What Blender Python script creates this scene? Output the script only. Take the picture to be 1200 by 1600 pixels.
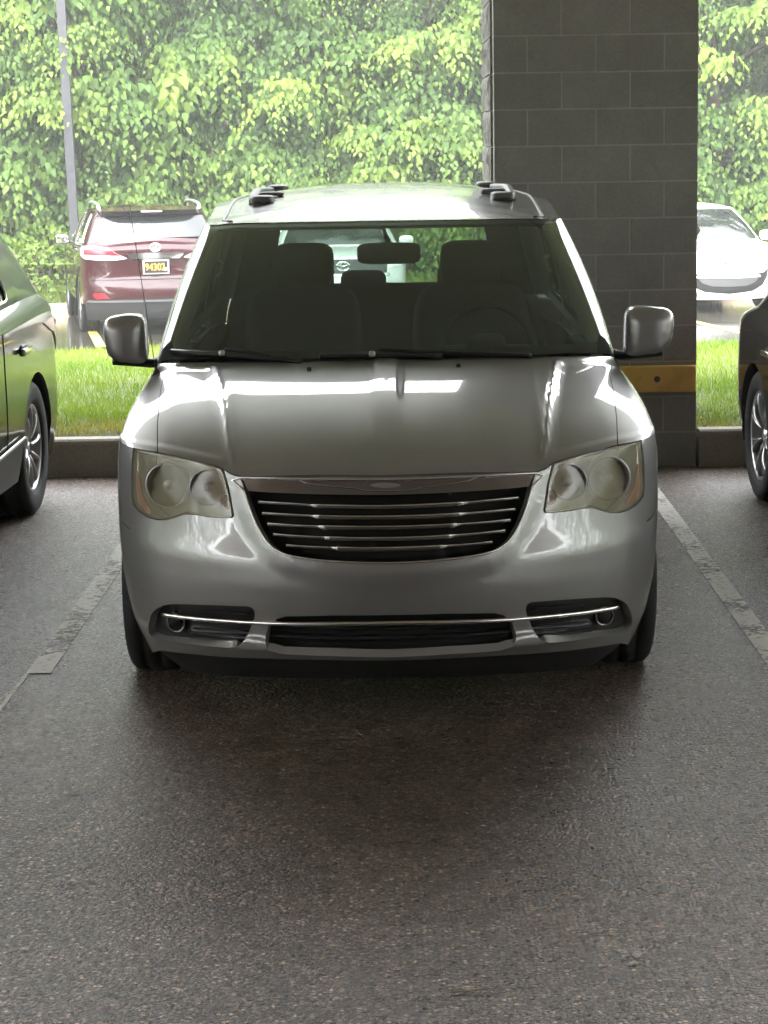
import bpy, bmesh, math, random
import numpy as np
from mathutils import Vector, Matrix
from mathutils.geometry import delaunay_2d_cdt

for o in list(bpy.data.objects):
    bpy.data.objects.remove(o)
R = math.radians
SC = bpy.context.scene
COL = SC.collection

# ------------------------------------------------------------------ camera
CAM_F, CAM_TH, CAM_RO, CAM_H = 3560.0, R(9.17), R(0.9), 1.857
cF = np.array([0, math.cos(CAM_TH), -math.sin(CAM_TH)])
cU0 = np.array([0, math.sin(CAM_TH), math.cos(CAM_TH)])
cR0 = np.array([1.0, 0, 0])
cR = cR0 * math.cos(CAM_RO) - cU0 * math.sin(CAM_RO)
cU = cU0 * math.cos(CAM_RO) + cR0 * math.sin(CAM_RO)
cO = np.array([0, 0, CAM_H])
cam_d = bpy.data.cameras.new('camera')
cam = bpy.data.objects.new('camera', cam_d)
COL.objects.link(cam)
cam_d.sensor_fit = 'VERTICAL'
cam_d.sensor_height = 24.0
cam_d.lens = CAM_F / 1600.0 * 24.0
cam_d.clip_start = 0.1
cam_d.clip_end = 3000
m = Matrix.Identity(4)
for i in range(3):
    m[i][0] = cR[i]; m[i][1] = cU[i]; m[i][2] = -cF[i]; m[i][3] = cO[i]
cam.matrix_world = m
SC.camera = cam

# ------------------------------------------------------------------ sky, sun, exposure
SUN_EL, SUN_AZ = R(64), R(200)
w = bpy.data.worlds.new('World')
SC.world = w
w.use_nodes = True
nt = w.node_tree
for n in list(nt.nodes):
    nt.nodes.remove(n)
sky = nt.nodes.new('ShaderNodeTexSky')
sky.sky_type = 'NISHITA'
sky.sun_disc = False
sky.sun_elevation = SUN_EL
sky.sun_rotation = SUN_AZ
sky.air_density = 1.0
sky.dust_density = 1.5
sky.ozone_density = 1.0
hs = nt.nodes.new('ShaderNodeHueSaturation')
hs.inputs['Saturation'].default_value = 0.10
bg = nt.nodes.new('ShaderNodeBackground')
bg.inputs['Strength'].default_value = 0.15
wo = nt.nodes.new('ShaderNodeOutputWorld')
nt.links.new(sky.outputs[0], hs.inputs['Color'])
nt.links.new(hs.outputs[0], bg.inputs['Color'])
nt.links.new(bg.outputs[0], wo.inputs['Surface'])
sl = bpy.data.lights.new('sun', 'SUN')
sl.energy = 0.6
sl.angle = R(25)
sl.color = (1.0, 0.97, 0.92)
sun = bpy.data.objects.new('sun', sl)
COL.objects.link(sun)
sd = Vector((math.sin(SUN_AZ) * math.cos(SUN_EL), math.cos(SUN_AZ) * math.cos(SUN_EL), math.sin(SUN_EL)))
sun.rotation_euler = sd.to_track_quat('Z', 'Y').to_euler()
SC.view_settings.view_transform = 'Standard'
SC.view_settings.look = 'None'
SC.view_settings.exposure = 4.12
SC.view_settings.gamma = 1.0
SC.cycles.max_bounces = 8
SC.cycles.transparent_max_bounces = 24
SC.cycles.caustics_reflective = False
SC.cycles.caustics_refractive = False
SC.cycles.use_denoising = True

rng = np.random.default_rng(7)
random.seed(7)

# ------------------------------------------------------------------ material helpers
MATS = {}
def newmat(name):
    mt = bpy.data.materials.new(name)
    mt.use_nodes = True
    t = mt.node_tree
    for n in list(t.nodes):
        t.nodes.remove(n)
    out = t.nodes.new('ShaderNodeOutputMaterial')
    MATS[name] = mt
    return mt, t, out
def N(t, typ, **kw):
    n = t.nodes.new(typ)
    for k, v in kw.items():
        if k in n.inputs:
            n.inputs[k].default_value = v
        else:
            setattr(n, k, v)
    return n
def L(t, a, b):
    t.links.new(a, b)
def rgba(c):
    return (c[0], c[1], c[2], 1.0)
def mat(name, col, rough=0.5, metal=0.0, coat=0.0, spec=0.5, coat_rough=0.03, var=0.0, vscale=6.0, bump=0.0, bscale=80.0, alpha=None, trans=0.0):
    mt, t, out = newmat(name)
    p = N(t, 'ShaderNodeBsdfPrincipled')
    p.inputs['Base Color'].default_value = rgba(col)
    p.inputs['Roughness'].default_value = rough
    p.inputs['Metallic'].default_value = metal
    p.inputs['Coat Weight'].default_value = coat
    p.inputs['Coat Roughness'].default_value = coat_rough
    p.inputs['Specular IOR Level'].default_value = spec
    tc = N(t, 'ShaderNodeTexCoord')
    if var > 0:
        nz = N(t, 'ShaderNodeTexNoise'); nz.inputs['Scale'].default_value = vscale; nz.inputs['Detail'].default_value = 6
        L(t, tc.outputs['Object'], nz.inputs['Vector'])
        mr = N(t, 'ShaderNodeMapRange'); mr.inputs[1].default_value = 0.3; mr.inputs[2].default_value = 0.7
        mr.inputs[3].default_value = 1 - var; mr.inputs[4].default_value = 1 + var
        L(t, nz.outputs[0], mr.inputs[0])
        mx = N(t, 'ShaderNodeVectorMath', operation='SCALE')
        mx.inputs[0].default_value = col
        L(t, mr.outputs[0], mx.inputs['Scale'])
        L(t, mx.outputs[0], p.inputs['Base Color'])
    if bump > 0:
        nb = N(t, 'ShaderNodeTexNoise'); nb.inputs['Scale'].default_value = bscale; nb.inputs['Detail'].default_value = 4
        L(t, tc.outputs['Object'], nb.inputs['Vector'])
        b = N(t, 'ShaderNodeBump'); b.inputs['Strength'].default_value = 1.0; b.inputs['Distance'].default_value = bump
        L(t, nb.outputs[0], b.inputs['Height'])
        L(t, b.outputs[0], p.inputs['Normal'])
    L(t, p.outputs[0], out.inputs[0])
    return mt
def glassmat(name, tint, extra=0.0, rough=0.0, haze=None, hazef=0.0, ior=1.5):
    mt, t, out = newmat(name)
    tr = N(t, 'ShaderNodeBsdfTransparent'); tr.inputs[0].default_value = rgba(tint)
    gl = N(t, 'ShaderNodeBsdfGlossy'); gl.inputs['Roughness'].default_value = rough
    fr = N(t, 'ShaderNodeFresnel'); fr.inputs[0].default_value = ior
    mx = N(t, 'ShaderNodeMixShader')
    geo = N(t, 'ShaderNodeNewGeometry')
    # fresnel only counted on the outside face of these single-sheet panes
    src = tr
    if haze:
        df = N(t, 'ShaderNodeBsdfDiffuse'); df.inputs[0].default_value = rgba(haze)
        mh = N(t, 'ShaderNodeMixShader'); mh.inputs[0].default_value = hazef
        L(t, tr.outputs[0], mh.inputs[1]); L(t, df.outputs[0], mh.inputs[2])
        src = mh
    L(t, fr.outputs[0], mx.inputs[0])
    L(t, src.outputs[0], mx.inputs[1]); L(t, gl.outputs[0], mx.inputs[2])
    L(t, mx.outputs[0], out.inputs[0])
    return mt

def paintmat(name, col, metal=0.75, rough=0.34, coat=1.0, dirt=0.06):
    mt, t, out = newmat(name)
    p = N(t, 'ShaderNodeBsdfPrincipled')
    tc = N(t, 'ShaderNodeTexCoord')
    nz = N(t, 'ShaderNodeTexNoise'); nz.inputs['Scale'].default_value = 3.5; nz.inputs['Detail'].default_value = 8; nz.inputs['Roughness'].default_value = .65
    L(t, tc.outputs['Object'], nz.inputs['Vector'])
    mr = N(t, 'ShaderNodeMapRange'); mr.inputs[1].default_value = .3; mr.inputs[2].default_value = .7
    mr.inputs[3].default_value = 1 - dirt; mr.inputs[4].default_value = 1 + dirt
    L(t, nz.outputs[0], mr.inputs[0])
    sc = N(t, 'ShaderNodeVectorMath', operation='SCALE'); sc.inputs[0].default_value = col
    L(t, mr.outputs[0], sc.inputs['Scale'])
    L(t, sc.outputs[0], p.inputs['Base Color'])
    p.inputs['Metallic'].default_value = metal
    p.inputs['Specular IOR Level'].default_value = .15
    p.inputs['Roughness'].default_value = rough
    p.inputs['Coat Weight'].default_value = coat
    r2 = N(t, 'ShaderNodeMapRange'); r2.inputs[1].default_value = .35; r2.inputs[2].default_value = .75
    r2.inputs[3].default_value = .02; r2.inputs[4].default_value = .07
    L(t, nz.outputs[0], r2.inputs[0])
    L(t, r2.outputs[0], p.inputs['Coat Roughness'])
    # metallic flake
    fl = N(t, 'ShaderNodeTexNoise'); fl.inputs['Scale'].default_value = 900; fl.inputs['Detail'].default_value = 1
    L(t, tc.outputs['Object'], fl.inputs['Vector'])
    b = N(t, 'ShaderNodeBump'); b.inputs['Strength'].default_value = .12; b.inputs['Distance'].default_value = .0006
    L(t, fl.outputs[0], b.inputs['Height']); L(t, b.outputs[0], p.inputs['Normal'])
    L(t, p.outputs[0], out.inputs[0])
    return mt

paintmat('silver', (0.340, 0.335, 0.338), .6, .38)
paintmat('maroon', (0.026, 0.0035, 0.005), .2, .35)
paintmat('white_paint', (0.78, 0.78, 0.78), 0.0, .4)
paintmat('pearl', (0.55, 0.57, 0.56), .3, .35)
paintmat('dark_green', (0.007, 0.009, 0.006), .0, .3)
paintmat('graphite', (0.012, 0.012, 0.013), .1, .35)
mat('chrome', (0.86, 0.85, 0.83), .07, 1.0)
mat('dark_chrome', (0.30, 0.295, 0.29), .14, 1.0)
mat('slat_grey', (0.10, 0.10, 0.10), .25, .8)
mat('satin_silver', (0.5, 0.5, 0.51), .34, 0.9)
mat('black_plastic', (0.014, 0.014, 0.015), .42, spec=.4)
mat('black_gloss', (0.008, 0.008, 0.009), .08, spec=.5)
mat('grey_plastic', (0.07, 0.07, 0.072), .5)
mat('rail_grey', (0.15, 0.148, 0.145), .5)
mat('soft_plastic', (0.15, 0.165, 0.157), .35, bump=.0006, bscale=500)
mat('trim_beige', (0.36, 0.40, 0.37), .75, bump=.0006, bscale=300)
mat('trim_grey', (0.055, 0.065, 0.06), .8)
mat('seat_cloth', (0.13, 0.14, 0.135), .7, bump=.001, bscale=400)
mat('rubber', (0.011, 0.011, 0.012), .72, bump=.0008, bscale=260, var=.25, vscale=20)
mat('amber', (0.55, 0.13, 0.025), .25)
mat('amber_dark', (0.28, 0.11, 0.04), .25)
mat('red_lens', (0.36, 0.010, 0.018), .12, spec=.6)
mat('clear_lens', (0.62, 0.56, 0.56), .12, spec=.6)
mat('black_glass', (0.012, 0.014, 0.014), .03, spec=.9)
mat('dark', (0.006, 0.006, 0.006), .8)
mat('plate_black', (0.012, 0.012, 0.014), .4)
mat('plate_yellow', (0.45, 0.25, 0.03), .5)
mat('plate_white', (0.45, 0.44, 0.40), .45)
mat('bowl', (0.62, 0.60, 0.52), .30, .55)
mat('housing', (0.66, 0.64, 0.55), .4, 0.1)
mat('mirror', (0.85, 0.88, 0.88), .01, 1.0)
glassmat('windshield_glass', (0.62, 0.72, 0.66), ior=1.65, haze=(.50, .60, .55), hazef=.075)  # diffuse veil in the glass stands in for the reflected ceiling
glassmat('side_glass', (0.25, 0.29, 0.27))
glassmat('rear_glass', (0.42, 0.50, 0.46))
glassmat('lens', (0.86, 0.84, 0.74), rough=.10, haze=(0.76, 0.69, 0.53), hazef=0.29)
mat('pole_grey', (0.032, 0.032, 0.036), .45, 0.2, var=.12, vscale=5)
mat('bark', (0.06, 0.045, 0.032), .9, bump=.01, bscale=18, var=.3, vscale=8)

# ------------------------------------------------------------------ mesh helpers
def link(o, parent=None):
    COL.objects.link(o)
    if parent is not None:
        o.parent = parent
    return o
def mesh_np(name, V, Fc, mats=None, normals=None, smooth=True, colors=None):
    """Fast mesh from numpy: Fc is (n,3) or (n,4) int array, or a list of such arrays."""
    V = np.asarray(V, dtype=np.float32)
    fl = Fc if isinstance(Fc, list) else [Fc]
    fl = [np.asarray(f, dtype=np.int32) for f in fl if len(f)]
    me = bpy.data.meshes.new(name)
    me.vertices.add(len(V))
    me.vertices.foreach_set('co', V.ravel())
    loops = np.concatenate([f.ravel() for f in fl])
    tot = np.concatenate([np.full(len(f), f.shape[1], dtype=np.int32) for f in fl])
    st = np.concatenate([[0], np.cumsum(tot)[:-1]]).astype(np.int32)
    me.loops.add(len(loops)); me.loops.foreach_set('vertex_index', loops)
    me.polygons.add(len(tot)); me.polygons.foreach_set('loop_start', st); me.polygons.foreach_set('loop_total', tot)
    me.update(calc_edges=True)
    me.polygons.foreach_set('use_smooth', np.full(len(tot), smooth, dtype=bool))
    if colors is not None:
        ca = me.color_attributes.new('tint', 'FLOAT_COLOR', 'POINT')
        c = np.ones((len(V), 4), dtype=np.float32); c[:, :3] = colors
        ca.data.foreach_set('color', c.ravel())
    me.validate()
    if normals is not None:
        me.normals_split_custom_set_from_vertices(np.asarray(normals, dtype=np.float32))
    if mats:
        me.materials.append(MATS[mats] if isinstance(mats, str) else mats)
    return me
def obj(name, me, parent=None, label=None):
    o = bpy.data.objects.new(name, me)
    link(o, parent)
    if label:
        o['label'] = label
    return o
def thing(name, label, cat, loc=(0, 0, 0), rz=0.0, group=None):
    o = bpy.data.objects.new(name, None)
    o.empty_display_size = .2
    COL.objects.link(o)
    o.location = loc; o.rotation_euler = (0, 0, rz)
    o['label'] = label; o['category'] = cat
    if group: o['group'] = group
    return o
def tag(o, label=None, cat=None, group=None, kind=None):
    if label: o['label'] = label
    if cat: o['category'] = cat
    if group: o['group'] = group
    if kind: o['kind'] = kind
    return o
def bm_obj(name, bm, m_, parent=None, smooth=False, loc=None):
    me = bpy.data.meshes.new(name)
    bm.to_mesh(me); bm.free()
    me.materials.append(MATS[m_])
    if smooth:
        me.polygons.foreach_set('use_smooth', np.ones(len(me.polygons), dtype=bool))
    o = obj(name, me, parent)
    if loc is not None: o.location = loc
    return o
def bm_box(bm, c, s, bev=0.0, seg=2, rot=None):
    r_ = bmesh.ops.create_cube(bm, size=1.0)
    vs = r_['verts']
    for v in vs:
        v.co = Vector((v.co.x * s[0], v.co.y * s[1], v.co.z * s[2]))
    if bev > 0:
        es = list({e for v in vs for e in v.link_edges})
        g = bmesh.ops.bevel(bm, geom=es, offset=bev, segments=seg, affect='EDGES', profile=.6)
        vs = list({v for v in g['verts']} | {v for v in vs if v.is_valid})
    M = (rot.to_4x4() if rot else Matrix.Identity(4))
    for v in vs:
        v.co = M @ v.co + Vector(c)
    return vs
def box(name, c, s, m_, parent=None, bev=0.0, seg=2, rot=None, smooth=None):
    bm = bmesh.new()
    bm_box(bm, c, s, bev, seg, rot)
    return bm_obj(name, bm, m_, parent, smooth=(bev > 0) if smooth is None else smooth)
def frames(P, closed):
    P = np.asarray(P, float); n = len(P)
    T = np.roll(P, -1, 0) - np.roll(P, 1, 0)
    if not closed:
        T[0] = P[1] - P[0]; T[-1] = P[-1] - P[-2]
    T /= np.linalg.norm(T, axis=1)[:, None] + 1e-12
    return T
def sweep(P, prof, up, closed=False, cap=True, scale=None):
    """Sweep a 2-D profile [(side, up)] along P; up = (n,3) or (3,) reference normals. Returns V, faces."""
    P = np.asarray(P, float); n = len(P)
    T = frames(P, closed)
    U = np.broadcast_to(np.asarray(up, float), P.shape)
    S = np.cross(T, U); S /= np.linalg.norm(S, axis=1)[:, None] + 1e-12
    U = np.cross(S, T)
    prof = np.asarray(prof, float); k = len(prof)
    sc = np.ones(n) if scale is None else np.asarray(scale, float)
    V = P[:, None, :] + (S[:, None, :] * prof[None, :, 0, None] + U[:, None, :] * prof[None, :, 1, None]) * sc[:, None, None]
    V = V.reshape(-1, 3)
    i = np.arange(n if closed else n - 1)[:, None]; j = np.arange(k)[None, :]
    a = i * k + j; b = i * k + (j + 1) % k; c = ((i + 1) % n) * k + (j + 1) % k; d = ((i + 1) % n) * k + j
    F = [np.stack([a, b, c, d], -1).reshape(-1, 4)]
    if cap and not closed:
        e0 = np.arange(k)[::-1]; e1 = (n - 1) * k + np.arange(k)
        for e in (e0, e1):
            for q in range(1, k - 1):
                F.append(np.array([[e[0], e[q], e[q + 1]]]))
    return V, F
def circ(r, k=10, ry=None):
    t = np.arange(k) * 2 * math.pi / k
    return np.stack([np.cos(t) * r, np.sin(t) * (ry or r)], 1)
def tube(name, P, r, m_, parent=None, up=(0, 0, 1.0), closed=False, k=10, ry=None, scale=None):
    V, F = sweep(P, circ(r, k, ry), up, closed, True, scale)
    return obj(name, mesh_np(name, V, F, m_), parent)
def catmull(pts, n=8, closed=True):
    P = np.asarray(pts, float); m_ = len(P); out = []
    rngk = range(m_) if closed else range(m_ - 1)
    for i in rngk:
        if closed:
            p0, p1, p2, p3 = P[i - 1], P[i], P[(i + 1) % m_], P[(i + 2) % m_]
        else:
            p0, p1, p2, p3 = P[max(i - 1, 0)], P[i], P[i + 1], P[min(i + 2, m_ - 1)]
        for q in range(n):
            t = q / n
            out.append(.5 * ((2 * p1) + (p2 - p0) * t + (2 * p0 - 5 * p1 + 4 * p2 - p3) * t * t + (3 * p1 - p0 - 3 * p2 + p3) * t ** 3))
    if not closed: out.append(P[-1])
    return np.array(out)
def lathe(prof, k=48, axis='X'):
    """prof [(r, h)] around an axis; returns V, quads."""
    prof = np.asarray(prof, float); n = len(prof)
    t = np.arange(k) * 2 * math.pi / k
    r_ = prof[:, 0][:, None]; h = np.broadcast_to(prof[:, 1][:, None], (n, k))
    a = r_ * np.cos(t)[None]; b = r_ * np.sin(t)[None]
    if axis == 'X': V = np.stack([h, a, b], -1)
    elif axis == 'Y': V = np.stack([b, h, a], -1)
    else: V = np.stack([a, b, h], -1)
    i = np.arange(n - 1)[:, None]; j = np.arange(k)[None]
    F = np.stack([i * k + j, i * k + (j + 1) % k, (i + 1) * k + (j + 1) % k, (i + 1) * k + j], -1).reshape(-1, 4)
    return V.reshape(-1, 3), F
def pchip(xs, ys):
    x = np.asarray(xs, float); y = np.asarray(ys, float)
    h = np.diff(x); d = np.diff(y) / h
    mm = np.zeros(len(x)); mm[0] = d[0]; mm[-1] = d[-1]
    for i in range(1, len(x) - 1):
        if d[i - 1] * d[i] > 0:
            w1 = 2 * h[i] + h[i - 1]; w2 = h[i] + 2 * h[i - 1]
            mm[i] = (w1 + w2) / (w1 / d[i - 1] + w2 / d[i])
    def f(q):
        q = np.clip(np.asarray(q, float), x[0], x[-1])
        i = np.clip(np.searchsorted(x, q) - 1, 0, len(x) - 2)
        t = (q - x[i]) / h[i]
        return ((2 * t ** 3 - 3 * t * t + 1) * y[i] + (t ** 3 - 2 * t * t + t) * h[i] * mm[i] + (-2 * t ** 3 + 3 * t * t) * y[i + 1] + (t ** 3 - t * t) * h[i] * mm[i + 1])
    return f
def sstep(a, b, x):
    t = np.clip((np.asarray(x, float) - a) / (b - a), 0, 1)
    return t * t * (3 - 2 * t)

# ------------------------------------------------------------------ trimmed-surface panels
def densify(loop, d):
    out = []
    n = len(loop)
    for i in range(n):
        p, q = loop[i], loop[(i + 1) % n]
        k = max(1, int(math.ceil(np.linalg.norm(q - p) / d)))
        for j in range(k):
            out.append(p + (q - p) * j / k)
    return np.array(out)
def inside(pts, loops):
    r_ = np.zeros(len(pts), bool)
    x, y = pts[:, 0], pts[:, 1]
    for lp in loops:
        a = lp; b = np.roll(lp, -1, 0)
        for (x1, y1), (x2, y2) in zip(a, b):
            if y1 == y2: continue
            c = ((y1 > y) != (y2 > y))
            r_ ^= c & (x < (x2 - x1) * (y - y1) / (y2 - y1) + x1)
    return r_
def area(lp):
    a, b = lp, np.roll(lp, -1, 0)
    return .5 * np.sum(a[:, 0] * b[:, 1] - b[:, 0] * a[:, 1])
def surf_n(surf, s, b, e=8e-4):
    ps = (surf(s + e, b) - surf(s - e, b)); pb = (surf(s, b + e) - surf(s, b - e))
    n = np.cross(ps, pb)
    return n / (np.linalg.norm(n, axis=-1)[..., None] + 1e-14)
def offset(surf, d, center):
    def f(s, b):
        s = np.asarray(s, float); b = np.asarray(b, float)
        P = surf(s, b); n = surf_n(surf, s, b)
        sg = np.sign(np.sum(n * (P - center), -1)); sg[sg == 0] = 1
        return P + n * sg[..., None] * d
    return f
def panel(surf, loops, step, center, skirt=.012, hole_skirt=None, sb=None, grid=True):
    """Mesh of the part of a surface inside loops (even-odd), with turned-in edges."""
    sb = sb or step
    loops = [np.asarray(l, float) for l in loops]
    big = max(range(len(loops)), key=lambda i: abs(area(loops[i])))
    loops = [l if (area(l) > 0) == (i == big) else l[::-1] for i, l in enumerate(loops)]
    dl = [densify(l, step) for l in loops]
    allp = np.concatenate(dl)
    lo = allp.min(0); hi = allp.max(0)
    pts = np.zeros((0, 2))
    if grid:
        gx = np.arange(lo[0] + step * .5, hi[0], step); gy = np.arange(lo[1] + sb * .5, hi[1], sb)
        G = np.stack(np.meshgrid(gx, gy, indexing='ij'), -1).reshape(-1, 2)
        G = G[inside(G, dl)]
        keep = np.ones(len(G), bool)
        for c0 in range(0, len(G), 4000):
            d = np.abs(G[c0:c0 + 4000, None, :] - allp[None]) / np.array([step, sb])
            keep[c0:c0 + 4000] = np.min(np.sum(d * d, -1), 1) > .2
        pts = G[keep]
    verts = [Vector((p[0], p[1])) for p in allp] + [Vector((p[0], p[1])) for p in pts]
    edges = []; o0 = 0
    for l in dl:
        k = len(l)
        edges += [(o0 + i, o0 + (i + 1) % k) for i in range(k)]; o0 += k
    res = delaunay_2d_cdt(verts, edges, [], 0, 1e-7)
    v2 = np.array([(v.x, v.y) for v in res[0]])
    tri = np.array([f for f in res[2] if len(f) == 3], dtype=np.int32)
    cen = v2[tri].mean(1)
    tri = tri[inside(cen, dl)]
    P = surf(v2[:, 0], v2[:, 1]); n = surf_n(surf, v2[:, 0], v2[:, 1])
    used = np.unique(tri)
    sg = 1.0 if np.sum(n[used] * (P[used] - center)) > 0 else -1.0
    n = n * sg
    fn = np.cross(P[tri[:, 1]] - P[tri[:, 0]], P[tri[:, 2]] - P[tri[:, 0]])
    flip = np.sum(fn * n[tri[:, 0]], 1) < 0
    tri[flip] = tri[flip][:, ::-1]
    V = [P]; NN = [n]; F = [tri]; base = len(P)
    for li, l in enumerate(dl):
        dep = skirt if (li == big or hole_skirt is None) else hole_skirt
        if dep <= 0: continue
        p = surf(l[:, 0], l[:, 1]); nn = surf_n(surf, l[:, 0], l[:, 1]) * sg
        T = frames(p, True)
        sn = np.cross(T, nn) * sg
        k = len(l)
        V += [p, p - nn * dep]; NN += [sn, sn]
        i = np.arange(k); j = (i + 1) % k
        q = np.stack([base + i, base + k + i, base + k + j, base + j], -1)
        if sg < 0: q = q[:, ::-1]
        F.append(q); base += 2 * k
    V = np.concatenate(V); NN = np.concatenate(NN)
    # drop unused
    fl = np.concatenate([f.ravel() for f in F]); us = np.unique(fl)
    mp = np.full(len(V), -1, dtype=np.int32); mp[us] = np.arange(len(us))
    return V[us], [mp[f] for f in F], NN[us]
def panel_obj(name, surf, loops, step, center, m_, parent, **kw):
    V, F, n = panel(surf, loops, step, center, **kw)
    return obj(name, mesh_np(name, V, F, m_, normals=n), parent)
def rect(s0, s1, b0, b1, r_=0.0, k=5):
    if r_ <= 0:
        return np.array([(s0, b0), (s1, b0), (s1, b1), (s0, b1)], float)
    out = []
    for cx, cy, a0 in ((s1 - r_, b0 + r_, -90), (s1 - r_, b1 - r_, 0), (s0 + r_, b1 - r_, 90), (s0 + r_, b0 + r_, 180)):
        for q in range(k + 1):
            a = R(a0 + 90 * q / k)
            out.append((cx + r_ * math.cos(a), cy + r_ * math.sin(a)))
    return np.array(out)
def mirror_loop(l):
    l = np.array(l, float); l[:, 0] *= -1
    return l[::-1]

# ------------------------------------------------------------------ car surfaces
class Car:
    L1, L2, L3 = 1.25, 3.6, 1.25
    def __init__(s, **k):
        s.__dict__.update(k)
        s.SM = s.L1 + s.L2 + s.L3
        s.C = np.array([0, s.length * .5, .7])
    def a_of(s, S):
        u = np.abs(np.asarray(S, float))
        return np.where(u < s.L1, u / s.L1, np.where(u < s.L1 + s.L2, 1 + (u - s.L1) / s.L2, 2 + (u - s.L1 - s.L2) / s.L3))
    def loop(s, S, yF, yR, W, Lf, Lr, nf, nr, bul=0.0):
        sg = np.where(np.asarray(S) < 0, -1.0, 1.0)
        a = s.a_of(S)
        f1 = np.clip(a, 0, 1) * math.pi / 2
        f2 = np.clip(a - 2, 0, 2) * math.pi / 2
        m_ = np.clip(a - 1, 0, 1)
        yc = yF + Lf; yd = yR - Lr
        x = np.where(a < 1, W * np.abs(np.sin(f1)) ** (2 / nf), np.where(a < 2, W + bul * np.sin(math.pi * m_), W * np.sign(np.cos(f2)) * np.abs(np.cos(f2)) ** (2 / nr)))
        y = np.where(a < 1, yF + Lf * (1 - np.abs(np.cos(f1)) ** (2 / nf)), np.where(a < 2, yc + (yd - yc) * m_, yR - Lr * (1 - np.abs(np.sin(f2)) ** (2 / nr))))
        return x * sg, y
    def low(s, S, z):
        S, z = np.broadcast_arrays(np.asarray(S, float), np.asarray(z, float))
        yF = s.Nf(z); yR = s.Nr(z); W = s.Wz(z)
        x, y = s.loop(S, yF, yR, W, s.yC - yF, yR - s.yD, s.nf, s.nr, s.bulge)
        if getattr(s, 'disp', None) is not None:
            y = y + s.disp(x, z, s.a_of(S))
        return np.stack([x, y, z], -1)
    def zTop(s, S):
        return s.zT(s.a_of(S))
    def ghb(s, S):
        a = s.a_of(S); g = s.gb
        x, y = s.loop(S, g['yF'], g['yR'], g['W'], g['Lf'], g['Lr'], g['nf'], g['nr'], g.get('bul', 0))
        return np.stack([x, y, g['z'](a)], -1)
    def ght(s, S):
        a = s.a_of(S); g = s.gt
        x, y = s.loop(S, g['yF'], g['yR'], g['W'], g['Lf'], g['Lr'], g['nf'], g['nr'], g.get('bul', 0))
        return np.stack([x, y, g['z'](a)], -1)
    def gh(s, S, v):
        S, v = np.broadcast_arrays(np.asarray(S, float), np.asarray(v, float))
        A = s.ghb(S); B = s.ght(S)
        v = v[..., None]
        P = A * (1 - v) + B * v
        bow = (v * (1 - v) * 4)[..., 0]
        a = s.a_of(S)
        sg = np.where(S < 0, -1.0, 1.0)
        fr = 1 - sstep(.6, 1.15, a); rr = sstep(1.85, 2.4, a)
        P[..., 0] += sg * bow * s.bow_side * (1 - fr) * (1 - rr)
        P[..., 1] += bow * (-s.bow_front * fr + s.bow_rear * rr)
        P[..., 2] += bow * s.bow_front * .9 * fr
        return P
    def ring(s, S, t):
        S, t = np.broadcast_arrays(np.asarray(S, float), np.asarray(t, float))
        A = s.low(S, s.zTop(S)); B = s.ghb(S)
        P = A * (1 - t[..., None]) + B * t[..., None]
        dz = B[..., 2] - A[..., 2]
        a = s.a_of(S)
        p = .35 * (1 - np.abs(1 - t) ** 4) + .65 * t
        lead = s.lead * np.clip(1 - (a - .8) / .4, 0, 1)
        P[..., 2] = A[..., 2] + dz * p + lead * (1 - np.exp(-np.clip(t, 0, 1) / .02)) * (1 - t)
        if getattr(s, 'hood_disp', None) is not None:
            P[..., 2] += s.hood_disp(P[..., 0], P[..., 1], t, a)
        return P
    def roof(s, S, t):
        S, t = np.broadcast_arrays(np.asarray(S, float), np.asarray(t, float))
        A = s.ght(S)
        y0, y1 = s.spine
        yf, yr = s.gt['yF'], s.gt['yR']
        yc = y0 + (A[..., 1] - yf) / (yr - yf) * (y1 - y0)
        P = np.empty(A.shape)
        e = 1 - np.abs(1 - t) ** 2.3
        P[..., 0] = A[..., 0] * (1 - t)
        P[..., 1] = A[..., 1] + (yc - A[..., 1]) * t
        P[..., 2] = A[..., 2] + (s.zRoof(P[..., 1]) - A[..., 2]) * e
        return P
    def S_of_y(s, y, z):
        Sg = np.linspace(.35 * s.L1, s.SM - .35 * s.L3, 700)
        y = np.atleast_1d(np.asarray(y, float)); z = np.broadcast_to(np.asarray(z, float), y.shape)
        return np.array([np.interp(yy, s.low(Sg, zz)[:, 1], Sg) for yy, zz in zip(y, z)])
    def arch(s, yc, zc, r_, z0, n=14):
        """points (S,z) of a wheel opening on the right-hand side, front to back, from the sill line z0"""
        a0 = math.asin((z0 - zc) / r_)
        t = np.linspace(math.pi - a0, a0, n)
        y = yc + r_ * np.cos(t); z = zc + r_ * np.sin(t)
        return np.stack([s.S_of_y(y, z), z], 1)

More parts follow.
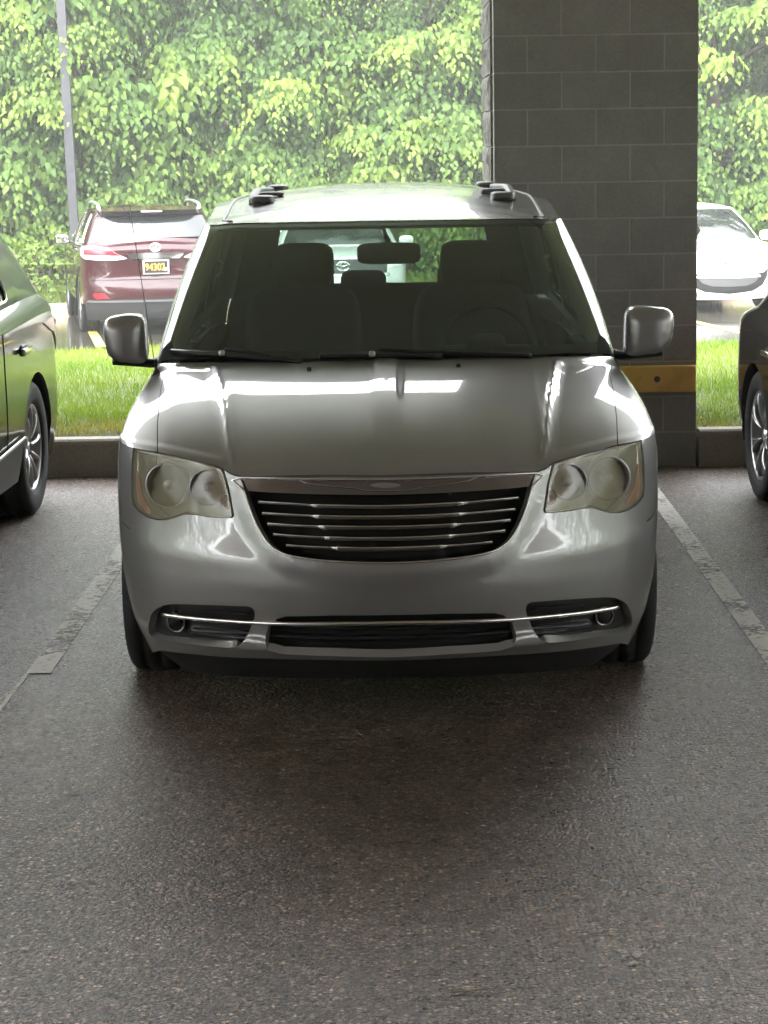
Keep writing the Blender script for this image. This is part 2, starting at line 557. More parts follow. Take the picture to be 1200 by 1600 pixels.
# pixel of the reference view -> surface parameters (used to lay the traced outlines onto the real surface)
def proj(P):
    v = P - cO
    z = v @ cF
    return np.stack([600 + CAM_F * (v @ cR) / z, 800 - CAM_F * (v @ cU) / z], -1)
def lay(surf, org, pix, s0, b0, lim=None):
    pix = np.asarray(pix, float)
    s = np.broadcast_to(np.asarray(s0, float), len(pix)).copy(); b = np.broadcast_to(np.asarray(b0, float), len(pix)).copy()
    e = 1e-4
    for it in range(60):
        p = proj(surf(s, b) + org); ps = (proj(surf(s + e, b) + org) - p) / e; pb = (proj(surf(s, b + e) + org) - p) / e
        d = pix - p
        det = ps[:, 0] * pb[:, 1] - ps[:, 1] * pb[:, 0]
        det = np.where(np.abs(det) < 1e-3, 1e-3, det)
        ds = (d[:, 0] * pb[:, 1] - d[:, 1] * pb[:, 0]) / det
        db = (ps[:, 0] * d[:, 1] - ps[:, 1] * d[:, 0]) / det
        s += np.clip(ds, -.06, .06) * .8; b += np.clip(db, -.06, .06) * .8
        if lim is not None:
            b = np.clip(b, lim[0], lim[1])
    return np.stack([s, b], 1)

# ------------------------------------------------------------------ shared part builders
def sell(c, r_, e1=.4, e2=.4, n=20, k=32, rot=None):
    """superellipsoid"""
    f = lambda q, e: np.sign(q) * np.abs(q) ** e
    u = np.linspace(-math.pi / 2, math.pi / 2, n); v = np.arange(k) * 2 * math.pi / k
    U, W_ = np.meshgrid(u, v, indexing='ij')
    V = np.stack([r_[0] * f(np.cos(U), e1) * f(np.cos(W_), e2), r_[1] * f(np.cos(U), e1) * f(np.sin(W_), e2), r_[2] * f(np.sin(U), e1)], -1).reshape(-1, 3)
    if rot is not None:
        V = V @ np.array(rot).T
    V = V + np.asarray(c)
    i = np.arange(n - 1)[:, None]; j = np.arange(k)[None]
    F = np.stack([i * k + j, i * k + (j + 1) % k, (i + 1) * k + (j + 1) % k, (i + 1) * k + j], -1).reshape(-1, 4)
    return V, F
def merge(parts):
    V = []; F = []; n = []; o_ = 0
    for p in parts:
        V.append(p[0]); fl = p[1] if isinstance(p[1], list) else [p[1]]
        F += [np.asarray(f) + o_ for f in fl]
        if len(p) > 2: n.append(p[2])
        o_ += len(p[0])
    return np.concatenate(V), F, (np.concatenate(n) if n else None)
def merged(name, parts, m_, parent):
    V, F, n = merge(parts)
    return obj(name, mesh_np(name, V, F, m_, normals=n), parent)
def rotm(ax, a):
    return np.array(Matrix.Rotation(a, 3, ax))

WHEEL_CACHE = {}
def wheel(parent, loc, r_, w_, rim, side, style='ten', metal='satin_silver', steer=0.0):
    key = (r_, w_, rim, style, metal)
    if key not in WHEEL_CACHE:
        h = w_ / 2
        tp = [(rim - .004, -h * .8), (rim + .012, -h * .98), (rim + .03, -h * 1.03), (r_ - .04, -h * 1.06), (r_ - .018, -h * .99), (r_ - .004, -h * .86)]
        for g in (-.5, 0., .5):
            tp += [(r_, h * (g - .07)), (r_ - .009, h * (g - .05)), (r_ - .009, h * (g + .05)), (r_, h * (g + .07))]
        tp += [(r_ - .004, h * .86), (r_ - .018, h * .99), (r_ - .04, h * 1.06), (rim + .03, h * 1.03), (rim + .012, h * .98), (rim - .004, h * .8)]
        V, F = lathe(tp, 72, 'X')
        tyre = mesh_np('tyre', V, F, 'rubber')
        parts = []
        rp = [(rim - .001, h * .82), (rim + .004, h * .88), (rim - .004, h * .9), (rim - .016, h * .84), (rim - .022, h * .5), (rim - .03, -h * .3), (rim - .02, -h * .8)]
        parts.append(lathe(rp, 72, 'X'))
        parts.append(lathe([(.0005, h * .72), (.032, h * .71), (.036, h * .66), (.07, h * .6), (.075, h * .5), (.072, h * .2)], 40, 'X'))
        ns = {'ten': 10, 'five': 5, 'twin': 7}[style]
        for q in range(ns):
            t0 = 2 * math.pi * q / ns
            subs = [0.0] if style != 'twin' else [-.16, .16]
            for sb_ in subs:
                rr = np.linspace(.05, rim - .008, 9)
                w0 = .022 if style == 'ten' else (.045 if style == 'five' else .014)
                pts = []
                for i, q_ in enumerate(rr):
                    f = i / 8
                    tt = t0 + sb_ * (f if style == 'twin' else 0) + (.10 * f * f if style == 'ten' else 0)
                    hh = h * (.62 + .2 * math.sin(f * 2.4))
                    pts.append((hh, q_ * math.cos(tt), q_ * math.sin(tt)))
                prof = np.array([(-1, -.9), (-.75, .25), (-.3, .5), (.3, .5), (.75, .25), (1, -.9)]) * [w0 * .5, .022]
                sc = np.linspace(1.25, .85, 9) if style != 'twin' else np.linspace(.9, 1.1, 9)
                V, F = sweep(pts, prof, (1, 0, 0), False, True, sc)
                parts.append((V, F))
        V, F, _ = merge(parts)
        rm = mesh_np('wheel', V, F, metal)
        V, F = lathe([(.0005, h * .1), (rim * .72, h * .1), (rim * .72, h * -.05)], 40, 'X')
        disc = mesh_np('brake_disc', V, F, 'grey_plastic')
        V, F = lathe([(.0005, -h * .5), (rim - .02, -h * .5)], 40, 'X')
        back = mesh_np('backing_plate', V, F, 'dark')
        WHEEL_CACHE[key] = (rm, tyre, disc, back)
    rm, tyre, disc, back = WHEEL_CACHE[key]
    o = obj('wheel', rm, parent)
    o.location = loc
    o.rotation_euler = (R(17 * (loc[1] + side)), 0, (0 if side > 0 else math.pi) + steer)
    for nm, me in (('tyre', tyre), ('brake_disc', disc), ('backing_plate', back)):
        obj(nm, me, o)
    return o

def text_mesh(name, s_, size, m_, parent, M, depth=.002, bold=.0):
    cu = bpy.data.curves.new(name, 'FONT')
    cu.body = s_; cu.size = size; cu.extrude = depth; cu.align_x = 'CENTER'; cu.align_y = 'CENTER'; cu.offset = bold
    tmp = bpy.data.objects.new('tmp_text', cu)
    COL.objects.link(tmp)
    dg = bpy.context.evaluated_depsgraph_get()
    me = bpy.data.meshes.new_from_object(tmp.evaluated_get(dg))
    me.name = name
    bpy.data.objects.remove(tmp)
    me.materials.clear(); me.materials.append(MATS[m_])
    me.transform(M)
    return obj(name, me, parent)

# ------------------------------------------------------------------ setting materials
def asphalt(name, wet=0.0, base=.055, warm=1.0):
    mt, t, out = newmat(name)
    p = N(t, 'ShaderNodeBsdfPrincipled')
    geo = N(t, 'ShaderNodeNewGeometry')
    wob = N(t, 'ShaderNodeTexNoise'); wob.inputs['Scale'].default_value = 90; wob.inputs['Detail'].default_value = 3
    wm = N(t, 'ShaderNodeMix', data_type='VECTOR'); wm.inputs['Factor'].default_value = .012
    L(t, geo.outputs['Position'], wob.inputs['Vector'])
    L(t, geo.outputs['Position'], wm.inputs[4]); L(t, wob.outputs['Color'], wm.inputs[5])
    def vor(sc):
        v = N(t, 'ShaderNodeTexVoronoi'); v.inputs['Scale'].default_value = sc; L(t, wm.outputs[1], v.inputs['Vector']); return v
    vo, vo2 = vor(80), vor(185)
    big = N(t, 'ShaderNodeTexNoise'); big.inputs['Scale'].default_value = .55; big.inputs['Detail'].default_value = 7; big.inputs['Roughness'].default_value = .62
    mid = N(t, 'ShaderNodeTexNoise'); mid.inputs['Scale'].default_value = 6; mid.inputs['Detail'].default_value = 7; mid.inputs['Roughness'].default_value = .65
    for q in (big, mid): L(t, geo.outputs['Position'], q.inputs['Vector'])
    def ramp(src, pts):
        r_ = N(t, 'ShaderNodeValToRGB'); e = r_.color_ramp.elements
        e[0].position = pts[0][0]; e[0].color = rgba(pts[0][1]); e[1].position = pts[-1][0]; e[1].color = rgba(pts[-1][1])
        for ps, c in pts[1:-1]:
            q = e.new(ps); q.color = rgba(c)
        L(t, src, r_.inputs[0]); return r_
    def g(k): return (base * k * warm, base * k * .90, base * k * .68)
    sep = N(t, 'ShaderNodeSeparateColor'); L(t, vo.outputs['Color'], sep.inputs[0])
    sep2 = N(t, 'ShaderNodeSeparateColor'); L(t, vo2.outputs['Color'], sep2.inputs[0])
    st = ramp(sep.outputs[0], [(0, g(.18)), (.30, g(.42)), (.58, g(.95)), (.80, g(1.9)), (.93, g(3.0)), (1, g(4.4))])
    st2 = ramp(sep2.outputs[0], [(0, g(.15)), (.5, g(.42)), (.85, g(.9)), (1, g(2.0))])
    # stones show where close to a cell centre, dark binder and fines between
    bm_ = N(t, 'ShaderNodeMapRange'); bm_.inputs[1].default_value = .30; bm_.inputs[2].default_value = .52; bm_.inputs[3].default_value = 1; bm_.inputs[4].default_value = 0
    L(t, vo.outputs['Distance'], bm_.inputs[0])
    m1 = N(t, 'ShaderNodeMix', data_type='RGBA'); L(t, bm_.outputs[0], m1.inputs['Factor']); L(t, st2.outputs[0], m1.inputs[6]); L(t, st.outputs[0], m1.inputs[7])
    def rng_(src, a, b, c, d):
        r_ = N(t, 'ShaderNodeMapRange'); r_.inputs[1].default_value = a; r_.inputs[2].default_value = b; r_.inputs[3].default_value = c; r_.inputs[4].default_value = d
        L(t, src, r_.inputs[0]); return r_
    def mul(a, b):
        x = N(t, 'ShaderNodeMath', operation='MULTIPLY'); L(t, a, x.inputs[0]); L(t, b, x.inputs[1]); return x
    # darker, smoother patch in the middle of the bay, with a ragged edge
    sub_ = N(t, 'ShaderNodeVectorMath', operation='SUBTRACT'); L(t, geo.outputs['Position'], sub_.inputs[0]); sub_.inputs[1].default_value = (.12, 6.55, 0)
    scl_ = N(t, 'ShaderNodeVectorMath', operation='MULTIPLY'); L(t, sub_.outputs[0], scl_.inputs[0]); scl_.inputs[1].default_value = (1.25, .95, 0)
    ln = N(t, 'ShaderNodeVectorMath', operation='LENGTH'); L(t, scl_.outputs[0], ln.inputs[0])
    ad = N(t, 'ShaderNodeMath', operation='MULTIPLY_ADD'); ad.inputs[1].default_value = .9; L(t, mid.outputs[0], ad.inputs[0]); L(t, ln.outputs[1], ad.inputs[2])
    oil = rng_(ad.outputs[0], .85, 1.75, 1, 0)
    bay_tone = rng_(oil.outputs[0], 0, 1, 1, .52)
    k = mul(mul(rng_(big.outputs[0], .3, .7, .70, 1.28).outputs[0], rng_(mid.outputs[0], .3, .7, .74, 1.26).outputs[0]).outputs[0], bay_tone.outputs[0])
    sc = N(t, 'ShaderNodeVectorMath', operation='SCALE'); L(t, m1.outputs[2], sc.inputs[0]); L(t, k.outputs[0], sc.inputs['Scale'])
    L(t, sc.outputs[0], p.inputs['Base Color'])
    r2 = rng_(big.outputs[0], .35, .65, .48 - .33 * wet, .27 - .24 * wet)
    if wet > 0:
        L(t, r2.outputs[0], p.inputs['Roughness'])
    else:
        rs = rng_(sep.outputs[1], 0, 1, .62, 1.25)
        L(t, mul(r2.outputs[0], rs.outputs[0]).outputs[0], p.inputs['Roughness'])
    p.inputs['Specular IOR Level'].default_value = .5
    hh = N(t, 'ShaderNodeMath', operation='MULTIPLY_ADD'); hh.inputs[1].default_value = .5
    L(t, vo2.outputs['Distance'], hh.inputs[0]); L(t, vo.outputs['Distance'], hh.inputs[2])
    b = N(t, 'ShaderNodeBump'); b.inputs['Distance'].default_value = .0065; b.invert = True
    if wet > 0:
        b.inputs['Strength'].default_value = .012
    else:
        L(t, rng_(oil.outputs[0], 0, 1, 1.0, .45).outputs[0], b.inputs['Strength'])
    L(t, hh.outputs[0], b.inputs['Height'])
    L(t, b.outputs[0], p.inputs['Normal'])
    L(t, p.outputs[0], out.inputs[0])
    return mt
asphalt('asphalt', 0, .155, 1.22)
asphalt('wet_asphalt', .95, .045)
def wornpaint(name, col, thr=.48):
    mt, t, out = newmat(name)
    p = N(t, 'ShaderNodeBsdfPrincipled'); p.inputs['Roughness'].default_value = .6
    geo = N(t, 'ShaderNodeNewGeometry')
    nz = N(t, 'ShaderNodeTexNoise'); nz.inputs['Scale'].default_value = 28; nz.inputs['Detail'].default_value = 9; nz.inputs['Roughness'].default_value = .75
    n2 = N(t, 'ShaderNodeTexNoise'); n2.inputs['Scale'].default_value = 2.2; n2.inputs['Detail'].default_value = 3
    L(t, geo.outputs['Position'], nz.inputs['Vector']); L(t, geo.outputs['Position'], n2.inputs['Vector'])
    ad = N(t, 'ShaderNodeMath', operation='MULTIPLY_ADD'); ad.inputs[1].default_value = .6
    L(t, n2.outputs[0], ad.inputs[0]); L(t, nz.outputs[0], ad.inputs[2])
    mr = N(t, 'ShaderNodeMapRange'); mr.inputs[1].default_value = thr + .22; mr.inputs[2].default_value = thr + .34
    L(t, ad.outputs[0], mr.inputs[0])
    sc = N(t, 'ShaderNodeVectorMath', operation='SCALE'); sc.inputs[0].default_value = col
    m3 = N(t, 'ShaderNodeMapRange'); m3.inputs[3].default_value = .6; m3.inputs[4].default_value = 1.2
    L(t, nz.outputs[0], m3.inputs[0]); L(t, m3.outputs[0], sc.inputs['Scale']); L(t, sc.outputs[0], p.inputs['Base Color'])
    vo = N(t, 'ShaderNodeTexVoronoi'); vo.inputs['Scale'].default_value = 105; L(t, geo.outputs['Position'], vo.inputs['Vector'])
    b = N(t, 'ShaderNodeBump'); b.inputs['Distance'].default_value = .005; b.invert = True
    L(t, vo.outputs['Distance'], b.inputs['Height']); L(t, b.outputs[0], p.inputs['Normal'])
    tr = N(t, 'ShaderNodeBsdfTransparent'); mx = N(t, 'ShaderNodeMixShader')
    L(t, mr.outputs[0], mx.inputs[0]); L(t, tr.outputs[0], mx.inputs[1]); L(t, p.outputs[0], mx.inputs[2])
    L(t, mx.outputs[0], out.inputs[0])
    return mt
wornpaint('line_white', (.90, .87, .80), .445)
wornpaint('fleck', (.66, .64, .60), .56)
wornpaint('line_yellow', (.6, .42, .08), .40)
def stone(name, col, var=.2, sc1=3.0, sc2=70., bump=.003, rough=.85):
    mt, t, out = newmat(name)
    p = N(t, 'ShaderNodeBsdfPrincipled'); p.inputs['Roughness'].default_value = rough
    geo = N(t, 'ShaderNodeNewGeometry'); oi = N(t, 'ShaderNodeObjectInfo')
    a = N(t, 'ShaderNodeTexNoise'); a.inputs['Scale'].default_value = sc1; a.inputs['Detail'].default_value = 8; a.inputs['Roughness'].default_value = .7
    b_ = N(t, 'ShaderNodeTexNoise'); b_.inputs['Scale'].default_value = sc2; b_.inputs['Detail'].default_value = 6; b_.inputs['Roughness'].default_value = .7
    L(t, geo.outputs['Position'], a.inputs['Vector']); L(t, geo.outputs['Position'], b_.inputs['Vector'])
    m1 = N(t, 'ShaderNodeMapRange'); m1.inputs[1].default_value = .3; m1.inputs[2].default_value = .7; m1.inputs[3].default_value = 1 - var; m1.inputs[4].default_value = 1 + var
    L(t, a.outputs[0], m1.inputs[0])
    m2 = N(t, 'ShaderNodeMapRange'); m2.inputs[1].default_value = .3; m2.inputs[2].default_value = .7; m2.inputs[3].default_value = 1 - var * .9; m2.inputs[4].default_value = 1 + var * .9
    L(t, b_.outputs[0], m2.inputs[0])
    m3 = N(t, 'ShaderNodeMapRange'); m3.inputs[3].default_value = .95; m3.inputs[4].default_value = 1.05
    L(t, oi.outputs['Random'], m3.inputs[0])
    x = N(t, 'ShaderNodeMath', operation='MULTIPLY'); L(t, m1.outputs[0], x.inputs[0]); L(t, m2.outputs[0], x.inputs[1])
    y = N(t, 'ShaderNodeMath', operation='MULTIPLY'); L(t, x.outputs[0], y.inputs[0]); L(t, m3.outputs[0], y.inputs[1])
    s_ = N(t, 'ShaderNodeVectorMath', operation='SCALE'); s_.inputs[0].default_value = col; L(t, y.outputs[0], s_.inputs['Scale'])
    L(t, s_.outputs[0], p.inputs['Base Color'])
    bp = N(t, 'ShaderNodeBump'); bp.inputs['Distance'].default_value = bump
    L(t, b_.outputs[0], bp.inputs['Height']); L(t, bp.outputs[0], p.inputs['Normal'])
    L(t, p.outputs[0], out.inputs[0])
    return mt
stone('block', (.30, .30, .29), .12)
stone('split_block', (.26, .255, .235), .28, 12, 55, .008)
stone('mortar', (.42, .42, .40), .12, 6, 90, .002)
stone('kerb_concrete', (.30, .28, .24), .2, 2.5, 80, .003)
stone('far_kerb', (.40, .31, .22), .2, 2.5, 60, .003)
stone('ceiling', (.80, .82, .85), .08, 1.0, 40, .001)
stone('wall_render', (.42, .43, .45), .12, 1.5, 40, .002)
stone('soil', (.10, .075, .045), .35, 1.5, 30, .01)
def yellowguard():
    mt, t, out = newmat('guard_yellow')
    p = N(t, 'ShaderNodeBsdfPrincipled'); p.inputs['Roughness'].default_value = .45
    tc = N(t, 'ShaderNodeTexCoord')
    nz = N(t, 'ShaderNodeTexNoise'); nz.inputs['Scale'].default_value = 5; nz.inputs['Detail'].default_value = 9; nz.inputs['Roughness'].default_value = .7
    L(t, tc.outputs['Object'], nz.inputs['Vector'])
    rp = N(t, 'ShaderNodeValToRGB'); e = rp.color_ramp.elements
    e[0].position = .28; e[0].color = rgba((.60, .38, .08)); e[1].position = .55; e[1].color = rgba((.88, .60, .14))
    L(t, nz.outputs[0], rp.inputs[0]); L(t, rp.outputs[0], p.inputs['Base Color'])
    L(t, p.outputs[0], out.inputs[0])
yellowguard()

# ------------------------------------------------------------------ ground and lot
def sheet(name, x0, x1, y0, y1, z, m_, nx=1, ny=1, zf=None):
    X, Y = np.meshgrid(np.linspace(x0, x1, nx + 1), np.linspace(y0, y1, ny + 1), indexing='ij')
    Z = np.full(X.shape, z) if zf is None else zf(X, Y)
    V = np.stack([X, Y, Z], -1).reshape(-1, 3)
    i = np.arange(nx)[:, None]; j = np.arange(ny)[None]; b = ny + 1
    F = np.stack([i * b + j, (i + 1) * b + j, (i + 1) * b + j + 1, i * b + j + 1], -1).reshape(-1, 4)
    o = obj(name, mesh_np(name, V, F, m_))
    o['kind'] = 'structure'
    return o
LOT = -.52
sheet('ground', -150, 150, -120, 220, -1.6, 'soil')
sheet('parking_lot', -30, 30, -25, 13.02, 0.0, 'asphalt')
def kline(x):
    return 34.0 + .175 * x
sheet('far_parking_lot', -40, 40, 19.0, 44.0, LOT, 'wet_asphalt')
# worn bay lines
def strip(name, pts, w0, z, m_):
    pts = np.array(pts, float)
    T = frames(np.c_[pts, np.zeros(len(pts))], False)[:, :2]
    nrm = np.stack([T[:, 1], -T[:, 0]], 1)
    V = np.concatenate([np.c_[pts - nrm * w0 / 2, np.full(len(pts), z)], np.c_[pts + nrm * w0 / 2, np.full(len(pts), z)]])
    k = len(pts); i = np.arange(k - 1)
    o = obj(name, mesh_np(name, V, np.stack([i, k + i, k + i + 1, i + 1], 1), m_))
    o['kind'] = 'structure'
    return o
strip('parking_line', [(-1.248, 7.98), (-1.19, 12.75)], .09, .004, 'line_white')
strip('parking_line', [(-1.305, 7.3), (-1.288, 7.975)], .016, .004, 'line_white')
strip('parking_line', [(1.40, 7.6), (1.445, 12.75)], .09, .004, 'line_white')
strip('parking_line', [(-3.95, 7.6), (-3.9, 12.75)], .09, .004, 'line_white')
strip('parking_line', [(4.05, 7.6), (4.1, 12.75)], .09, .004, 'line_white')
for k, x in enumerate((-6.6, -3.95, -1.3, 1.35, 4.0, 6.65)):
    strip('far_line', [(x + .55, 27.6), (x - .25, 32.4)], .12, LOT + .004, 'line_yellow')

# kerbs
def extr(name, prof, A, B, m_, k=1, parent=None):
    """extrude a (depth, z) profile from A to B (plan points)"""
    A = np.array(A, float); B = np.array(B, float)
    d = (B - A) / np.linalg.norm(B - A); nrm = np.array([-d[1], d[0]])
    prof = np.array(prof, float); n = len(prof)
    V = []
    for q in range(k + 1):
        p = A + (B - A) * q / k
        V.append(np.c_[p[0] + nrm[0] * prof[:, 0], p[1] + nrm[1] * prof[:, 0], prof[:, 1]])
    V = np.concatenate(V)
    i = np.arange(k)[:, None]; j = np.arange(n)[None]
    F = [np.stack([i * n + j, (i + 1) * n + j, (i + 1) * n + (j + 1) % n, i * n + (j + 1) % n], -1).reshape(-1, 4)]
    for e in (np.arange(n), (k * n + np.arange(n))[::-1]):
        for q in range(1, n - 1):
            F.append(np.array([[e[0], e[q], e[q + 1]]]))
    o = obj(name, mesh_np(name, V, F, m_, smooth=False), parent)
    return o
KP = [(0, -.1), (.012, .185), (.018, .203), (.032, .215), (.15, .215), (.16, .205), (.16, -.1)]
for A, B in (((-24, 12.93), (-3.0, 12.93)), ((-2.988, 12.93), (.64, 12.93)), ((1.815, 12.93), (5.0, 12.93)), ((5.012, 12.93), (24, 12.93))):
    extr('kerb', KP, A, B, 'kerb_concrete', 1)['kind'] = 'structure'
FK = [(0, LOT - .3), (.012, LOT + .14), (.03, LOT + .16), (.16, LOT + .16), (.17, LOT - .3)]
for q in range(7):
    x0 = -21 + q * 6.0; x1 = x0 + 5.985
    extr('far_kerb', FK, (x0, kline(x0)), (x1, kline(x1)), 'far_kerb', 1)['kind'] = 'structure'
EK = [(0, LOT - .3), (.0, LOT + .13), (.02, LOT + .15), (.14, LOT + .15), (.15, LOT - .3)]
extr('verge_kerb', EK, (-30, 21.0), (30, 21.0), 'kerb_concrete', 1)['kind'] = 'structure'

# lawn between the two lots: a low bank that falls away to the far lot
def lawn_z(X, Y):
    t = (Y - 13.08) / (21.0 - 13.08)
    z = .205 + .02 * np.sin(X * 1.3 + 2) * .5 + .02 * np.sin(Y * 2.1 + X)
    z = z - sstep(.72, 1.0, t) * .58
    return z - .03 * (t < .01)
stone('lawn_soil', (.07, .09, .025), .3, 3, 40, .01)
lw = sheet('lawn', -14, 14, 13.085, 21.0, 0, 'lawn_soil', 80, 60, lawn_z)
bank = sheet('bank', -40, 40, 0, 1, 0, 'soil', 60, 20, None)
me = bank.data
co = np.zeros(len(me.vertices) * 3, np.float32); me.vertices.foreach_get('co', co); co = co.reshape(-1, 3)
v_ = co[:, 1].copy()
co[:, 1] = kline(co[:, 0]) + .165 + v_ * 40
co[:, 2] = LOT + .13 + .9 * sstep(.02, .3, v_) + v_ * 1.5 + 7.2 * sstep(.21, .42, v_)
me.vertices.foreach_set('co', co.ravel()); me.update()

# ------------------------------------------------------------------ overhead deck that shades the stalls
CEIL = 4.2
def slab(name, x0, x1, y0, y1, z0, z1, m_, parent=None):
    return box(name, ((x0 + x1) / 2, (y0 + y1) / 2, (z0 + z1) / 2), (x1 - x0, y1 - y0, z1 - z0), m_, parent)
deck = slab('ceiling', -12, 12, -8.95, 14.35, CEIL, CEIL + .5, 'ceiling'); deck['kind'] = 'structure'
bw = slab('building_wall', -18, 18, -9.3, -9.0, 0, 4.6, 'wall_render'); bw['kind'] = 'structure'

for sx in (-1, 1):  # unseen slabs added to block low sky from the paint reflections
    hb_ = slab('sky_blocker', min(sx * 30.5, sx * 36), max(sx * 30.5, sx * 36), -40, 50, -1.5, 4.0, 'lawn_soil'); hb_['kind'] = 'structure'

# ------------------------------------------------------------------ masonry pillar
PX0, PX1, PY0 = .647, 1.80, 12.965
HWP = (PX1 - PX0) / 2
BW, BH, JT = (PX1 - PX0) / 3, .2035, .009
pil = thing('masonry_pillar', 'grey concrete block pillar with a yellow guard board behind the minivan', 'pillar', ((PX0 + PX1) / 2, PY0 + .6, 0))
po = np.array([(PX0 + PX1) / 2, PY0 + .6, 0])
NC = 21
slab('mortar_core', -HWP + .006, HWP - .006, -.6 + .0018, .6 - .0018, -.1, NC * BH + .02, 'mortar', pil)
BM = {}
def block_mesh(w_, rough, key):
    if (key) in BM: return BM[key]
    bm = bmesh.new()
    bm_box(bm, (0, 0, 0), (w_ - JT, .12, BH - JT), .0015, 1)
    me = bpy.data.meshes.new('block'); bm.to_mesh(me); bm.free(); me.materials.append(MATS['block'])
    BM[key] = me
    return me
def rough_mesh(w_, seed):
    k = ('r', round(w_, 3), seed)
    if k in BM: return BM[k]
    r_ = np.random.default_rng(seed)
    nx, nz = 9, 6
    X, Z = np.meshgrid(np.linspace(-(w_ - JT) / 2, (w_ - JT) / 2, nx), np.linspace(-(BH - JT) / 2, (BH - JT) / 2, nz), indexing='ij')
    D = r_.normal(0, .006, X.shape) + .010; D[0] = D[-1] = 0.004; D[:, 0] = D[:, -1] = .004
    V = np.concatenate([np.stack([X, -.06 - D, Z], -1).reshape(-1, 3), np.stack([X, np.full(X.shape, .06), Z], -1).reshape(-1, 3)])
    F = np.array([[i * nz + j, (i + 1) * nz + j, (i + 1) * nz + j + 1, i * nz + j + 1] for i in range(nx - 1) for j in range(nz - 1)])
    m_ = nx * nz; rim = [i * nz for i in range(nx)] + [(nx - 1) * nz + j for j in range(1, nz)] + [i * nz + nz - 1 for i in range(nx - 2, -1, -1)] + [j for j in range(nz - 2, 0, -1)]
    sd_ = np.array([[rim[(q + 1) % len(rim)], rim[q], m_ + rim[q], m_ + rim[(q + 1) % len(rim)]] for q in range(len(rim))])
    me = mesh_np('block', V, [F, sd_], 'split_block', smooth=False)
    BM[k] = me
    return me
for c in range(NC):
    z = (c + .5) * BH
    odd = c % 2
    wl_ = [BW] * 3 if odd == 0 else [BW / 2, BW, BW, BW / 2]
    x = -HWP
    for w_ in wl_:
        for yy_, rz in ((-.6 + .06, 0), (.6 - .06, math.pi)):
            o = obj('block', block_mesh(w_, False, round(w_, 3)), pil); o.location = (x + w_ / 2, yy_ + random.uniform(-.0008, .0008), z); o.rotation_euler = (0, 0, rz)
        x += w_
    # side faces: split-face blocks
    y = -.475
    ws_ = [.95 / 2.5] * 2 + [.19] if odd else [.19] + [.95 / 2.5] * 2
    for q, w_ in enumerate(ws_):
        for sx, rz in ((-1, -math.pi / 2), (1, math.pi / 2)):
            o = obj('block', rough_mesh(w_, (c * 3 + q) % 5), pil); o.location = (sx * (HWP - .055), y + w_ / 2, z); o.rotation_euler = (0, 0, rz)
        y += w_
# yellow guard board with two bolt holes
bm = bmesh.new()
bm_box(bm, (0, 0, 0), (2 * HWP - .015, .045, .152), .012, 3)
gb_ = bm_obj('guard_board', bm, 'guard_yellow', pil, smooth=True, loc=(-.002, -.6 - .0235, .512))
for bx_ in (-.40, .345):
    V, F = lathe([(.0005, -.0232), (.013, -.0235), (.0145, -.0252), (.0165, -.0252), (.018, -.0225)], 24, 'Y')
    o = obj('bolt_hole', mesh_np('bolt_hole', V * [1, 1, 1] + [bx_, -.0005, .0], F, 'grey_plastic'), gb_)
# ------------------------------------------------------------------ the minivan
VO = np.array([0.015, 7.05, 0.0])
def van_disp(x, z, a):
    ax = np.abs(x)
    q = np.array([(-.1, .552), (0, .552), (.1, .556), (.2, .567), (.30, .59), (.355, .625), (.39, .67), (.42, .74), (.45, .82), (.46, .95)])
    dist = np.full(np.shape(ax), 9.0)
    for (x1, z1), (x2, z2) in zip(q[:-1], q[1:]):
        L2_ = (x2 - x1) ** 2 + (z2 - z1) ** 2
        t = np.clip(((ax - x1) * (x2 - x1) + (z - z1) * (z2 - z1)) / L2_, 0, 1)
        dist = np.minimum(dist, np.hypot(ax - x1 - t * (x2 - x1), z - z1 - t * (z2 - z1)))
    ins = z > np.interp(ax, q[:, 0], q[:, 1])
    dist = np.where(ins, -dist, dist)
    d = -.014 * (1 - sstep(.02, .10, dist))
    # soft swage below the headlights
    d = d - .005 * np.exp(-((z - .545) / .035) ** 2) * sstep(.25, .6, np.abs(x)) * (1 - sstep(.9, 1.1, a))
    return d
def van_hood(x, y, t, a):
    ax = np.abs(x)
    mid = sstep(.08, .5, t)
    h = .008 * (1 - sstep(.044, .056, ax)) * mid
    xc = .50 + (.63 - .50) * t
    d = ax - xc
    h = h + (.007 * np.exp(-(d / .011) ** 2) - .009 * sstep(-.02, .05, d)) * sstep(0, .06, t) * (1 - sstep(.86, .99, t))
    h = h + .012 * (1 - (ax / .8) ** 2) * np.sin(np.clip(t, 0, 1) * math.pi)
    return h * (1 - sstep(.9, 1.2, a))
